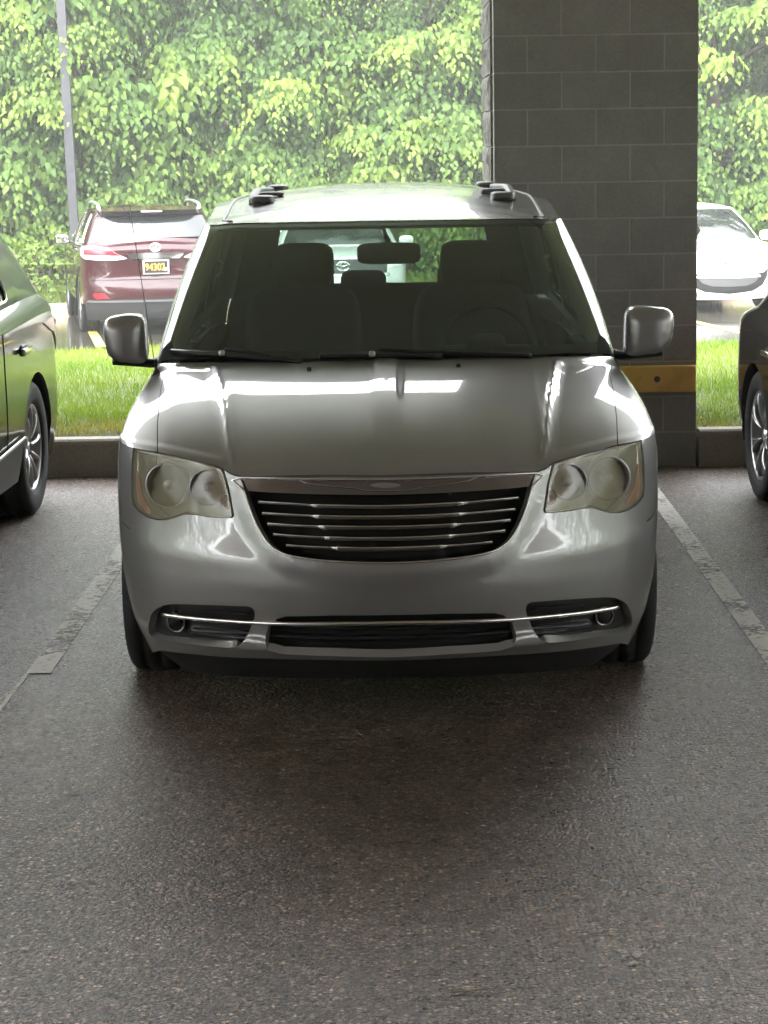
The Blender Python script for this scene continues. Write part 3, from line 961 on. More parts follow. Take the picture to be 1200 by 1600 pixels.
van = Car(length=5.15, yC=.80, yD=4.45, nf=2.0, nr=2.6, bulge=.018, lead=.012, bow_side=.022, bow_front=.035, bow_rear=.02,
    Nf=pchip([.10, .16, .20, .245, .262, .28, .30, .36, .42, .48, .53, .56, .59, .62, .66, .72, .80, .87, .95, 1.1],
             [.22, .15, .10, .045, .02, .018, .034, .022, .008, 0, .004, .010, .019, .030, .044, .064, .095, .120, .17, .3]),
    Nr=pchip([.1, .25, .45, .6, .8, 1.1], [4.95, 5.08, 5.15, 5.14, 5.12, 5.10]),
    Wz=pchip([.10, .18, .25, .35, .46, .58, .70, .80, .88, .95, 1.1], [.83, .868, .895, .918, .931, .936, .937, .934, .924, .905, .86]),
    disp=van_disp, hood_disp=van_hood,
    gb=dict(yF=1.19, yR=5.11, W=.875, Lf=.43, Lr=.35, nf=2.4, nr=2.8, z=pchip([0, .5, .8, 1, 2, 3], [1.086, 1.078, 1.062, 1.035, 1.085, 1.06])),
    gt=dict(yF=2.15, yR=4.93, W=.735, Lf=.30, Lr=.3, nf=2.6, nr=2.8, bul=.012, z=pchip([0, .5, .75, 1, 1.5, 2, 3], [1.555, 1.552, 1.543, 1.545, 1.60, 1.60, 1.585])),
    spine=(2.75, 4.5), zRoof=pchip([2.1, 2.5, 3.0, 3.5, 4.0, 4.6, 5.0], [1.555, 1.602, 1.648, 1.668, 1.674, 1.66, 1.62]))
van.zT = pchip([0, 3], [.84, .95])
def guess(pix):
    pix = np.asarray(pix, float)
    x = (pix[:, 0] - 602) / 485.0
    a = np.arcsin(np.clip(np.abs(x) / .935, 0, .985)) * 2 / math.pi
    return np.sign(x) * a * Car.L1, np.clip(.56 + (880 - pix[:, 1]) / 500.0, .16, .9)
def vlay(pix):
    s0, b0 = guess(pix)
    return lay(van.low, VO, pix, s0, b0, (.11, 1.0))
def half(pts):
    """left-hand trace ending/starting near the centre -> keep as given"""
    return np.asarray(pts, float)

van_root = thing('minivan', 'silver grey minivan with clouded headlights parked head-on in the middle stall', 'van', tuple(VO))
VC = np.array([0, 2.2, .6])

# front top edge of the body (bonnet edge over grille and headlights), traced on the left half
tr_top = vlay([(602, 742.5), (505, 742), (430, 743), (378, 743.5), (361, 739), (350, 731.5), (329, 725), (285, 715), (246, 706), (210, 700)])
_a = van.a_of(tr_top[:, 0]); _z = tr_top[:, 1]
van.zT = pchip(np.concatenate([[0], _a[1:], [.9, 1.05, 1.5, 2, 3]]), np.concatenate([[_z[0]], _z[1:], [_z[-1] + .004, _z[-1] + .010, .90, .945, .97]]))
S_OUT = abs(tr_top[-1, 0])

# traced outlines (left half of the car in the picture)
hl_pix = [(208.5, 700), (246, 707), (285, 715), (330, 726), (345, 731), (349.5, 737.5), (354, 753), (358, 769), (364.5, 805), (361.5, 809), (330, 808), (303, 804), (288, 803.5), (277.5, 807), (262.5, 812), (247.5, 812.5), (232.5, 809), (217.5, 799), (208.5, 788.5), (206, 775), (206, 745), (207, 715)]
hl = vlay(hl_pix)
gr_left = [(376, 746.5), (383, 768), (392, 797), (402, 821), (417, 846), (433, 860), (458, 869.5), (517, 877), (602, 880)]
gl_ = vlay(gr_left)
gl_[-1, 0] = 0
fog = catmull(vlay([(232, 983), (235, 963), (247, 950), (267, 944), (320, 945), (370, 947), (392, 949), (398, 960), (393, 977), (385, 995), (373, 1008), (353, 1012), (287, 1005), (247, 1000), (235, 993)]), 4)
ink = vlay([(602, 961), (520, 961.5), (447, 963), (433, 967), (420, 979), (414, 1000), (418, 1016), (440, 1022), (520, 1025), (602, 1027)])
ink[0, 0] = ink[-1, 0] = 0
bot = vlay([(602, 1032), (500, 1031), (420, 1029), (300, 1022), (253, 1016), (228, 1010)])
bot[0, 0] = 0
def full(l):
    """closed symmetric loop from a left-hand trace that runs centre-top ... centre-bottom or the reverse"""
    l = np.asarray(l, float)
    r_ = l[::-1].copy(); r_[:, 0] *= -1
    r_ = r_[1:] if abs(r_[0, 0]) < 1e-6 else r_
    r_ = r_[:-1] if abs(r_[-1, 0]) < 1e-6 else r_
    return np.concatenate([l, r_])
AXF, AXR, ZW, RA = 1.03, 4.10, .335, .388
archF = van.arch(AXF, ZW, RA, .26, 26)
archR = van.arch(AXR, ZW, RA, .26, 26)
seam_pt = vlay([(203, 826)])[0]
ia = int(np.argmin(np.abs(archF[:13, 1] - .592)))
arch_front = archF[:ia + 1]           # sill -> seam height on the front side of the arch
arch_rest = archF[ia:]
# ---- bumper fascia
g = .0035
tc_ = tr_top[tr_top[:, 0] <= 0][:6].copy(); tc_[0, 0] = 0
tc_[:, 1] -= .006
left_hl = hl[5:19].copy()             # inner top corner, inner edge, bottom, outer bottom corner
hc = hl.mean(0)
left_hl = hc + (left_hl - hc) * 1.016
af = arch_front[::-1].copy(); af[:, 0] = -af[:, 0]
fas = np.concatenate([tc_, left_hl, [seam_pt + [0, -.004]], af + [.0, 0.0], bot[::-1][:-1], bot[:1]])
fas_loop = full(fas)
gr_loop = full(np.concatenate([[(0, gl_[0, 1])], gl_]))
ink_loop = full(ink)
fog_r = mirror_loop(fog)
panel_obj('front_bumper', van.low, [fas_loop, gr_loop, fog, fog_r, ink_loop], .016, VC, 'silver', van_root, skirt=.03, hole_skirt=.028)
# dark structure behind the openings
def inset(d, dx=.35):
    def f(s, b):
        P = van.low(s, b).copy()
        k = np.clip(np.abs(P[..., 0]) / .6, 0, 1)
        P[..., 0] -= np.sign(P[..., 0]) * k * d * dx
        P[..., 1] += d
        return P
    return f
behind = inset(.13)
panel_obj('bumper_beam', behind, [rect(-.80, .80, .24, .80)], .04, VC, 'dark', van_root, skirt=.0)
# ---- black chin spoiler
chin = vlay([(602, 1060), (420, 1060), (330, 1057), (290, 1049), (262, 1030), (246, 1016)])
chin[0, 0] = 0
cb = bot[:5].copy(); cb[:, 1] += .004
panel_obj('chin_spoiler', inset(.012), [full(np.concatenate([cb, chin[::-1]]))], .02, VC, 'black_plastic', van_root, skirt=.02)
# ---- grille
gback = inset(.085)
gg = gr_loop * 1.0
gm = panel_obj('grille', gback, [gg], .02, VC, 'dark', van_root, skirt=.0)
def on_low(sz, d):
    f = offset(van.low, d, VC)
    return f(sz[:, 0], sz[:, 1])
fr_pts = densify(catmull(gr_loop, 3), .012)
fr_n = surf_n(van.low, fr_pts[:, 0], fr_pts[:, 1])
fr_n *= np.sign(np.sum(fr_n * (on_low(fr_pts, 0) - VC), 1))[:, None]
V, F = sweep(on_low(fr_pts, .001), circ(.0042, 8, .006), fr_n, True)
obj('chrome_frame', mesh_np('chrome_frame', V, F, 'chrome'), gm)
# header bar with winged badge
hb_low = vlay([(386, 766.5), (420, 769), (500, 772), (602, 773)]); hb_low[-1, 0] = 0
hb_top = vlay([(378, 748), (450, 747), (530, 746.5), (602, 746.5)]); hb_top[-1, 0] = 0
hb = panel_obj('header_bar', offset(van.low, -.004, VC), [full(np.concatenate([hb_top[::-1], hb_low]))], .012, VC, 'dark_chrome', gm, skirt=.02)
wg = vlay([(602, 751), (575, 752), (540, 750.5), (465, 749), (480, 755), (520, 760), (556, 763), (570, 766.5), (602, 767.5)])
wg[0, 0] = wg[-1, 0] = 0
panel_obj('winged_badge', offset(van.low, .0, VC), [full(wg)], .006, VC, 'dark_chrome', gm, skirt=.004)
ed = densify(full(wg), .006)
V, F = sweep(on_low(ed, .0005), circ(.0011, 6), np.array([0, -1, 0.2]), True)
obj('badge_edge', mesh_np('badge_edge', V, F, 'chrome'), gm)
md = vlay([(602 + 24 * math.cos(t), 758.5 + 4.0 * math.sin(t)) for t in np.linspace(0, 2 * math.pi, 20)[:-1]])
panel_obj('badge_medallion', offset(van.low, .003, VC), [md], .006, VC, 'satin_silver', gm, skirt=.004)
# five horizontal slats, thicker and further forward in the middle
sl_tr = [[(402, 783), (450, 786), (487, 788.5), (540, 790), (602, 790.5)], [(408, 801), (450, 803.5), (489, 805.5), (540, 807), (602, 807)], [(416, 817.5), (460, 820.5), (499, 822), (545, 823), (602, 823)],
         [(425, 834), (465, 837), (507, 839), (550, 840.5), (602, 840.5)], [(446, 851), (480, 853.5), (520, 855), (560, 856), (602, 856)]]
slp = np.array([(-.9, -.3), (-.5, .8), (.45, 1.0), (.9, .4), (1.0, -.6), (0, -1.0)])
for q, trc in enumerate(sl_tr):
    sz = vlay(trc); sz[-1, 0] = 0
    x_step = abs(sz[2, 0])
    sz = np.concatenate([sz, [(-p[0], p[1]) for p in sz[::-1][1:]]])
    sz = catmull(sz, 10, False)
    P = on_low(sz, -.010)
    n_ = np.tile([0, -1.0, .12], (len(P), 1))
    midw = 1 - sstep(x_step - .012, x_step + .004, np.abs(sz[:, 0]))
    P[:, 1] -= .006 * midw
    V, F = sweep(P, slp * [.0112, .0095], n_, False, True, .62 + .38 * midw)
    obj('slat', mesh_np('slat', V, F, 'dark_chrome'), gm)
    tip = P + np.stack([np.zeros(len(P)), -.0065 - .0025 * midw, .0022 + .002 * midw], 1)
    V, F = sweep(tip, circ(.0032, 6), n_, False, True, .85 + .3 * midw)
    obj('chrome_edge', mesh_np('chrome_edge', V, F, 'chrome'), gm)
# ---- lower intake, fog pockets, chrome strip
im = panel_obj('lower_intake', inset(.085), [ink_loop], .03, VC, 'dark', van_root, skirt=0)
for zz in (.30, .335):
    P = np.stack([np.linspace(-.44, .44, 41), np.zeros(41), np.full(41, zz)], 1)
    ss = np.sign(P[:, 0]) * np.arcsin(np.clip(np.abs(P[:, 0]) / .9, 0, 1)) * 2 / math.pi * Car.L1
    Q = on_low(np.stack([ss, P[:, 2]], 1), 0) + [0, .05, 0]
    V, F = sweep(Q, np.array([(-.004, -.02), (-.004, .02), (.004, .02), (.004, -.02)]), (0, -1, 0))
    obj('intake_bar', mesh_np('intake_bar', V, F, 'black_plastic'), im)
for sgn in (-1, 1):
    lp = fog if sgn < 0 else fog_r
    pk = panel_obj('fog_pocket', inset(.04), [lp], .012, VC, 'black_plastic', van_root, skirt=0)
    for z0, x0, x1 in ((958, 300, 385), (985, 296, 384), (992, 292, 380), (999, 290, 372)):
        pts = vlay([(x, z0 + (x - 300) * .05) for x in np.linspace(x0, x1, 9)])
        if sgn > 0: pts[:, 0] *= -1
        V, F = sweep(inset(.030)(pts[:, 0], pts[:, 1]), np.array([(-.0025, -.006), (-.001, .004), (.002, .004), (.003, -.006)]), (0, -1, 0))
        obj('pocket_rib', mesh_np('pocket_rib', V, F, 'black_plastic'), pk)
    fc = vlay([(271, 974)])
    fc[0, 0] = abs(fc[0, 0]) * sgn
    c_ = on_low(fc, -.014)[0]
    nn = surf_n(van.low, fc[:, 0], fc[:, 1])[0]; nn = nn * (1 if nn[1] < 0 else -1)
    nn = nn * .45 + np.array([0, -1, 0]) * .75; nn /= np.linalg.norm(nn)
    rot = Vector((0, -1, 0)).rotation_difference(Vector(nn)).to_matrix()
    def orient(V):
        return (np.array(rot) @ np.asarray(V).T).T + c_
    V, F = lathe([(.0005, .028), (.012, .024), (.022, .012), (.0285, -.004)], 36, 'Y')
    fl = obj('fog_lamp', mesh_np('fog_lamp', orient(V), F, 'bowl'), pk)
    V, F = lathe([(.0275, .004), (.0275, -.008), (.030, -.011), (.0335, -.009), (.035, .0), (.034, .02)], 40, 'Y')
    obj('chrome_ring', mesh_np('chrome_ring', orient(V), F, 'dark_chrome'), fl)
    V, F = lathe([(.0005, -.010), (.015, -.009), (.028, -.005)], 36, 'Y')
    obj('fog_lens', mesh_np('fog_lens', orient(V), F, 'side_glass'), fl)
cbr = vlay([(253, 960), (262, 961.5), (300, 966), (350, 970), (400, 973), (450, 974.5), (520, 974.5), (602, 973.5)]); cbr[-1, 0] = 0
cbr = catmull(np.concatenate([cbr, [(-p[0], p[1]) for p in cbr[::-1][1:]]]), 8, False)
Pc = on_low(cbr, .0)
scl = .55 + .45 * sstep(0, .12, 1 - np.abs(np.linspace(-1, 1, len(Pc))))
V, F = sweep(Pc, np.array([(-.0075, -.012), (-.0075, .001), (-.004, .0072), (.004, .0072), (.0075, .001), (.0075, -.012)]), (0, -1, .1), False, True, scl)
obj('chrome_strip', mesh_np('chrome_strip', V, F, 'chrome'), van_root)
# ---- headlights
for sgn in (-1, 1):
    lp = hc + (hl - hc) * .978
    if sgn > 0: lp = mirror_loop(lp)
    h_ = panel_obj('headlight', offset(van.low, -.088, VC), [lp], .02, VC, 'housing', van_root, skirt=0)
    lo_ = panel_obj('lens', offset(van.low, -.002, VC), [lp], .012, VC, 'lens', h_, skirt=.0)
    # housing wall
    dl = densify(lp, .012)
    A = on_low(dl, -.004); B = on_low(dl, -.086); k = len(dl); i = np.arange(k); j = (i + 1) % k
    obj('housing_wall', mesh_np('housing_wall', np.concatenate([A, B]), np.stack([i, j, k + j, k + i], 1), 'housing'), h_)
    # chrome trim line just inside the lens edge
    tl = hc + (hl - hc) * .93
    if sgn > 0: tl = mirror_loop(tl)
    dl = densify(catmull(tl, 3), .01)
    V, F = sweep(on_low(dl, -.016), circ(.0042, 6), (0, -1, .1), True)
    obj('inner_bezel', mesh_np('inner_bezel', V, F, 'chrome'), h_)
    for (bx_, by_, br, dep) in ((251, 757, .070, .030), (316.5, 760.5, .0565, .026)):
        sz = vlay([(bx_, by_)]); sz[0, 0] = abs(sz[0, 0]) * sgn
        c_ = on_low(sz, -dep)[0]
        V, F = lathe([(.0005, .055), (br * .22, .053), (br * .5, .042), (br * .78, .022), (br * .93, .004), (br * .97, -.006)], 48, 'Y')
        ro = rotm('Z', sgn * .20)
        bo = obj('reflector_bowl', mesh_np('reflector_bowl', V @ ro.T + c_, F, 'bowl'), h_)
        V, F = lathe([(br * .95, -.004), (br * .99, -.012), (br * 1.05, -.011), (br * 1.07, -.002), (br * 1.07, .02)], 48, 'Y')
        obj('bowl_ring', mesh_np('bowl_ring', V @ ro.T + c_, F, 'satin_silver'), bo)
        V, F = lathe([(.0005, -.004), (br * .2, -.002), (br * .26, .010), (br * .24, .05)], 24, 'Y')
        obj('bulb_shield', mesh_np('bulb_shield', V @ ro.T + c_, F, 'satin_silver'), bo)
    sz = vlay([(349, 782)]); sz[0, 0] = abs(sz[0, 0]) * sgn
    c_ = on_low(sz, -.030)[0]
    V, F = sell(c_, (.026, .022, .028), .9, .9, 14, 20)
    obj('turn_bulb', mesh_np('turn_bulb', V, F, 'amber_dark'), h_)
    am = vlay([(209.5, 735), (209, 760), (209.5, 776), (214, 789), (222, 798), (229, 803), (231, 796), (224, 787), (217, 772), (214, 752)])
    if sgn > 0: am = mirror_loop(am)
    panel_obj('side_marker', offset(van.low, -.010, VC), [am], .008, VC, 'amber', h_, skirt=.006)
# ---- bonnet and front wings
ring_g = lambda pix: lay(van.ring, VO, pix, *[np.array(q) for q in zip(*[(-1.0 + (p[0] - 246) * .0, np.clip((706 - p[1]) / 136, 0.01, .98)) for p in pix])], lim=(0.0, 1.0))
sh = ring_g([(246, 706), (246, 685), (246, 665), (248, 639), (251, 611), (255, 591), (275, 574)])
sh[0, 1] = 0.0
sh[-1, 1] = .992
SH0 = abs(sh[0, 0])
gapS = .003
shi = sh.copy(); shi[:, 0] += gapS         # bonnet side (towards the middle)
fe = np.stack([np.linspace(shi[0, 0], -shi[0, 0], 120), np.full(120, 0.0)], 1)
re_ = np.stack([np.linspace(-shi[-1, 0], shi[-1, 0], 60), np.full(60, .992)], 1)
shr = shi[::-1].copy(); shr[:, 0] *= -1   # right shut line, rear -> front
hood_loop = np.concatenate([fe[:-1], shr[::-1][:-1] if False else shr[::-1][:-1], re_[:-1], shi[::-1][:-1]])
panel_obj('bonnet', van.ring, [hood_loop], .014, VC, 'silver', van_root, skirt=.02)
S_DOOR = float(van.S_of_y([1.72], .6)[0])
S_HL0 = S_OUT
for sgn in (-1, 1):
    so = sh.copy(); so[:, 0] = np.abs(so[:, 0]) + gapS
    ff = np.stack([np.linspace(so[0, 0], S_DOOR, 40), np.full(40, 0.0)], 1)
    rr = np.stack([np.linspace(S_DOOR, so[-1, 0], 30), np.full(30, .992)], 1)
    ringl = np.concatenate([ff[:-1], [ff[-1]], rr[:-1], so[::-1][:-1]])
    ol = hl[18:].copy()                    # outer-bottom corner up to top corner (left)
    ol = np.concatenate([ol, hl[:1]])
    ol = hc + (ol - hc) * 1.012
    ol[:, 0] = np.abs(ol[:, 0])
    tp = np.linspace(S_OUT, S_DOOR, 60)
    top = np.stack([tp, van.zTop(tp)], 1)
    sp = np.array([[abs(seam_pt[0]), seam_pt[1] + .002]])
    side = np.concatenate([top, [(S_DOOR, .30), (arch_rest[-1, 0], .30)], arch_rest[::-1][1:-1], [arch_rest[0] + [0, .004]], sp, ol])
    if sgn < 0:
        ringl = mirror_loop(ringl); side = mirror_loop(side)
    p1 = panel(van.ring, [ringl], .02, VC, skirt=.0)
    p2 = panel(van.low, [side], .02, VC, skirt=.02)
    merged('front_wing', [p1, p2], 'silver', van_root)
# inner dark shell below the shut lines
panel_obj('bonnet_frame', offset(van.ring, -.025, VC), [rect(-1.25, 1.25, 0.03, .97)], .06, VC, 'dark', van_root, skirt=0)
# ---- doors, rear quarter, sills
ys = [1.725, 2.80, 3.92, 4.45]
def body_side(y0, y1, name, arch_=None):
    s0, s1 = van.S_of_y([y0 + .003, y1 - .003], .6)
    tp = np.linspace(s1, s0, 40)
    top = np.stack([tp, van.zTop(tp)], 1)
    base = [(s0, .30)]
    if arch_ is not None:
        ar = arch_[arch_[:, 1] >= .30]
        base += [tuple(p) for p in ar]
    base += [(s1, .30)]
    low_l = np.concatenate([np.array(base), top])
    rg = np.concatenate([np.stack([np.linspace(s0, s1, 30), np.zeros(30)], 1), np.stack([np.linspace(s1, s0, 30), np.full(30, .99)], 1)])
    for sgn in (-1, 1):
        a_, b_ = (low_l, rg) if sgn > 0 else (mirror_loop(low_l), mirror_loop(rg))
        o = merged(name, [panel(van.low, [a_], .03, VC, skirt=.02), panel(van.ring, [b_], .03, VC, skirt=0)], 'silver', van_root)
        if arch_ is None:
            q = van.low(np.array([sgn * (s0 * .3 + s1 * .7)]), np.array([.86]))[0]
            box('handle', (q[0] + sgn * .018, q[1], q[2]), (.022, .17, .030), 'silver', o, .009, 3)
body_side(ys[0], ys[1], 'front_door')
body_side(ys[1], ys[2], 'sliding_door')
sQ = float(van.S_of_y([ys[2] + .003], .6)[0]); sE = van.SM - .86
for sgn in (-1, 1):
    tp = np.linspace(sE, sQ, 60); ar = archR[archR[:, 1] >= .30]
    lo_l = np.concatenate([[(sQ, .30)] if sQ < ar[0, 0] else np.zeros((0, 2)), ar[ar[:, 0] > sQ], [(sE, .30)], np.stack([tp, van.zTop(tp)], 1)])
    rg = np.concatenate([np.stack([np.linspace(sQ, sE, 40), np.zeros(40)], 1), np.stack([np.linspace(sE, sQ, 40), np.full(40, .99)], 1)])
    if sgn < 0: lo_l = mirror_loop(lo_l); rg = mirror_loop(rg)
    merged('rear_quarter', [panel(van.low, [lo_l], .04, VC, skirt=.02), panel(van.ring, [rg], .04, VC, skirt=0)], 'silver', van_root)
    ss = np.linspace(archF[-1, 0], archR[0, 0], 40)
    sill = np.concatenate([np.stack([ss, np.full(40, .20)], 1), np.stack([ss[::-1], np.full(40, .294)], 1)])
    panel_obj('sill', van.low, [sill if sgn > 0 else mirror_loop(sill)], .04, VC, 'grey_plastic', van_root, skirt=.03)
tg = []
for sgn in (-1, 1):
    ss = np.linspace(sE + .006, van.SM, 30)
    l1 = np.concatenate([np.stack([ss, np.full(30, .30)], 1), np.stack([ss[::-1], van.zTop(ss[::-1])], 1)])
    l2 = np.concatenate([np.stack([ss, np.zeros(30)], 1), np.stack([ss[::-1], np.full(30, .99)], 1)])
    if sgn < 0: l1 = mirror_loop(l1); l2 = mirror_loop(l2)
    tg += [panel(van.low, [l1], .05, VC, skirt=0), panel(van.ring, [l2], .05, VC, skirt=0)]
merged('tailgate', tg, 'silver', van_root)
# ---- greenhouse
def gh_edge(v):
    return 1.085 + (1.01 - 1.085) * v          # edge of the windscreen in S
vv = np.linspace(0.012, .985, 24)
wl = np.stack([-gh_edge(vv), vv], 1)
ws_loop = np.concatenate([wl, np.stack([np.linspace(-gh_edge(.985), gh_edge(.985), 50)[1:-1], np.full(48, .985)], 1), np.stack([gh_edge(vv[::-1]), vv[::-1]], 1), np.stack([np.linspace(gh_edge(.012), -gh_edge(.012), 50)[1:-1], np.full(48, .012)], 1)])
ws = panel_obj('windscreen', offset(van.gh, .003, VC), [ws_loop], .03, VC, 'windshield_glass', van_root, skirt=0)
# black ceramic border inside the glass
v2 = np.linspace(.105, .945, 20)
fi = np.concatenate([np.stack([-(gh_edge(v2) - .155), v2], 1), np.stack([np.linspace(-(gh_edge(.945) - .17), gh_edge(.945) - .17, 30), np.full(30, .955)], 1), np.stack([gh_edge(v2[::-1]) - .155, v2[::-1]], 1), np.stack([np.linspace(gh_edge(.105) - .19, -(gh_edge(.105) - .19), 30), .085 - .03 * np.cos(np.linspace(-1.4, 1.4, 30))], 1)])
panel_obj('glass_border', offset(van.gh, -.002, VC), [ws_loop, fi], .03, VC, 'black_plastic', ws, skirt=0)
sw_loops = []
for s0, s1 in ((1.36, 2.22), (2.30, 3.30), (3.38, 4.60)):
    sw_loops.append(rect(s0, s1, .07, .90, .05))
sr = van.SM - .93
for sgn in (-1, 1):
    vs_ = np.linspace(0, 1.0, 20)
    fr = np.concatenate([np.stack([gh_edge(vs_) + .006, vs_], 1), np.stack([np.linspace(gh_edge(1.), sr, 60)[1:], np.full(59, 1.0)], 1), np.stack([np.linspace(sr, 1.091, 60), np.zeros(60)], 1)])
    lps = [fr] + sw_loops
    if sgn < 0: lps = [mirror_loop(l) for l in lps]
    panel_obj('window_frame', van.gh, lps, .03, VC, 'silver', van_root, skirt=.012)
    inn = [fr.copy()] + [rect(a_[:, 0].min() + .02, a_[:, 0].max() - .02, .09, .88, .05) for a_ in sw_loops]
    inn[0][:20, 0] -= .20
    inn[0][-1, 0] -= .20
    if sgn < 0: inn = [mirror_loop(l) for l in inn]
    panel_obj('pillar_trim', offset(van.gh, -.045, VC), inn, .04, VC, 'trim_beige', van_root, skirt=0)
    for l in sw_loops:
        panel_obj('side_window', offset(van.gh, -.004, VC), [l if sgn > 0 else mirror_loop(l)], .06, VC, 'side_glass', van_root, skirt=0)
rg = []; rw = []
for sgn in (-1, 1):
    ss = np.linspace(sr + .006, van.SM, 20)
    out_ = np.concatenate([np.stack([ss, np.zeros(20)], 1), np.stack([ss[::-1], np.ones(20)], 1)])
    win = rect(sr + .12, van.SM + .02, .10, .90, .05)
    win[:, 0] = np.minimum(win[:, 0], van.SM)
    hs_ = [out_, win]
    if sgn < 0: hs_ = [mirror_loop(l) for l in hs_]
    rg.append(panel(van.gh, hs_, .04, VC, skirt=0)); rw.append(panel(offset(van.gh, -.003, VC), hs_[1:], .05, VC, skirt=0))
rgo = merged('tailgate_frame', rg, 'silver', van_root)
merged('rear_window', rw, 'rear_glass', van_root)
tt_ = []
for sgn in (-1, 1):
    ss = np.linspace(sr + .006, van.SM, 20)
    out_ = np.concatenate([np.stack([ss, np.zeros(20)], 1), np.stack([ss[::-1], np.ones(20)], 1)])
    win = rect(van.SM - .52, van.SM + .02, .16, .90, .05); win[:, 0] = np.minimum(win[:, 0], van.SM)
    hs_ = [out_, win]
    if sgn < 0: hs_ = [mirror_loop(l) for l in hs_]
    tt_.append(panel(offset(van.gh, -.05, VC), hs_, .05, VC, skirt=0))
merged('tailgate_trim', tt_, 'trim_grey', van_root)
# roof
nS, nT = 240, 40
Sg = np.linspace(-van.SM, van.SM, nS); Tg = np.concatenate([[0], np.geomspace(.006, 1, nT - 1)])
SS, TT = np.meshgrid(Sg, Tg, indexing='ij')
def grid_faces(a, b):
    i = np.arange(a - 1)[:, None]; j = np.arange(b - 1)[None]
    return np.stack([i * b + j, (i + 1) * b + j, (i + 1) * b + j + 1, i * b + j + 1], -1).reshape(-1, 4)
def surf_grid(surf, SS, TT, center):
    P = surf(SS, TT).reshape(-1, 3); n = surf_n(surf, SS, TT).reshape(-1, 3)
    n *= np.sign(np.sum(n * (P - center), 1) + 1e-9)[:, None]
    F = grid_faces(*SS.shape)
    fn = np.cross(P[F[:, 1]] - P[F[:, 0]], P[F[:, 2]] - P[F[:, 0]])
    fl = np.sum(fn * n[F[:, 0]], 1) < 0
    F[fl] = F[fl][:, ::-1]
    return P, F, n
P, F, n_ = surf_grid(van.roof, SS, TT, np.array([0, 3.4, .6]))
_sp = np.abs(TT.ravel() - 1) < 1e-6
_dz = (van.zRoof(P[_sp, 1] + .01) - van.zRoof(P[_sp, 1] - .01)) / .02
n_[_sp] = np.stack([np.zeros(len(_dz)), -_dz, np.ones(len(_dz))], 1) / np.sqrt(1 + _dz ** 2)[:, None]
rf = obj('roof', mesh_np('roof', P, F, 'silver', normals=n_), van_root)
# roof drip mouldings
for sgn in (-1, 1):
    ss = np.linspace(.93, 4.9, 60) * sgn
    V, F = sweep(van.roof(ss, np.full(60, .10)) + [0, 0, .002], circ(.007, 6, .004), (0, 0, 1))
    obj('drip_moulding', mesh_np('drip_moulding', V, F, 'black_plastic'), rf)
# roof rails with front end caps
for sgn in (-1, 1):
    yy = np.linspace(3.02, 4.6, 30)
    xx = .555 + .02 * np.sin((yy - 2.7) / 1.9 * math.pi)
    def rz_(x, y):
        g_ = np.interp(y, [2.5, 2.8, 3.2, 3.6, 4.6], [1.565, 1.592, 1.628, 1.645, 1.63])
        return g_
    zz = rz_(xx, yy) + .008
    zz[0] -= .012; zz[-1] -= .02
    V, F = sweep(np.stack([xx * sgn, yy, zz], 1), np.array([(-.022, -.008), (-.018, .010), (0, .014), (.018, .010), (.022, -.008), (0, -.012)]), (0, 0, 1))
    ro_ = obj('roof_rail', mesh_np('roof_rail', V, F, 'rail_grey'), van_root)
    for ye in (3.02, 4.58):
        z_ = rz_(.555, ye)
        V, F = sell((.525 * sgn, ye, z_ + .014), (.050, .10, .019), .5, .5)
        obj('end_cap', mesh_np('end_cap', V, F, 'rail_grey'), ro_)
    V, F = sell((.495 * sgn, 3.24, rz_(.5, 3.24) + .016), (.055, .05, .009), .5, .5)
    obj('cross_bar_foot', mesh_np('cross_bar_foot', V, F, 'rail_grey'), ro_)
# cowl, wipers, washer jets
cw = np.concatenate([np.stack([np.linspace(-.95, .95, 40), np.full(40, .93)], 1), np.stack([np.linspace(.95, -.95, 40), np.full(40, .999)], 1)])
panel_obj('cowl', offset(van.ring, -.012, VC), [cw], .03, VC, 'black_plastic', van_root, skirt=0)
gof = offset(van.gh, .016, VC)
def gpix(pix):
    x = (np.array(pix)[:, 0] - 602) / 420
    return lay(gof, VO, pix, np.clip(x * 1.2, -1.05, 1.05), np.clip((565 - np.array(pix)[:, 1]) / 215, .02, .9), (-.05, 1.0))
for piv, arm, b0, b1 in (((472, 566), [(420, 557), (385, 549), (352, 546)], (268, 549), (452, 562)), ((830, 556), [(760, 553), (660, 549), (592, 546)], (500, 556), (690, 556))):
    sz = gpix([piv] + arm); P = gof(sz[:, 0], sz[:, 1]); P = catmull(P, 6, False)
    V, F = sweep(P, np.array([(-.009, -.004), (-.007, .006), (.007, .006), (.009, -.004)]), (0, -.5, 1), False, True, np.linspace(1.2, .7, len(P)))
    wo_ = obj('wiper', mesh_np('wiper', V, F, 'black_plastic'), van_root)
    sz = gpix([(b0[0] * (1 - f) + b1[0] * f, b0[1] * (1 - f) + b1[1] * f) for f in np.linspace(0, 1, 8)])
    P = gof(sz[:, 0], sz[:, 1])
    V, F = sweep(P, np.array([(-.006, -.010), (-.006, .008), (.006, .008), (.006, -.010)]), (0, -.5, 1))
    obj('blade', mesh_np('blade', V, F, 'black_plastic'), wo_)
    V, F = sell(gof(sz[3:4, 0], sz[3:4, 1])[0] + [0, -.006, .008], (.012, .010, .010), .5, .5, 10, 12)
    obj('clip', mesh_np('clip', V, F, 'satin_silver'), wo_)
for px_ in ((483, 578), (716, 573)):
    sz = lay(van.ring, VO, [px_], [(px_[0] - 602) / 420], [.9], (0, 1))
    p = van.ring(sz[:, 0], sz[:, 1])[0]
    box('washer_jet', (p[0], p[1], p[2] + .004), (.016, .022, .014), 'black_plastic', van_root, .003)
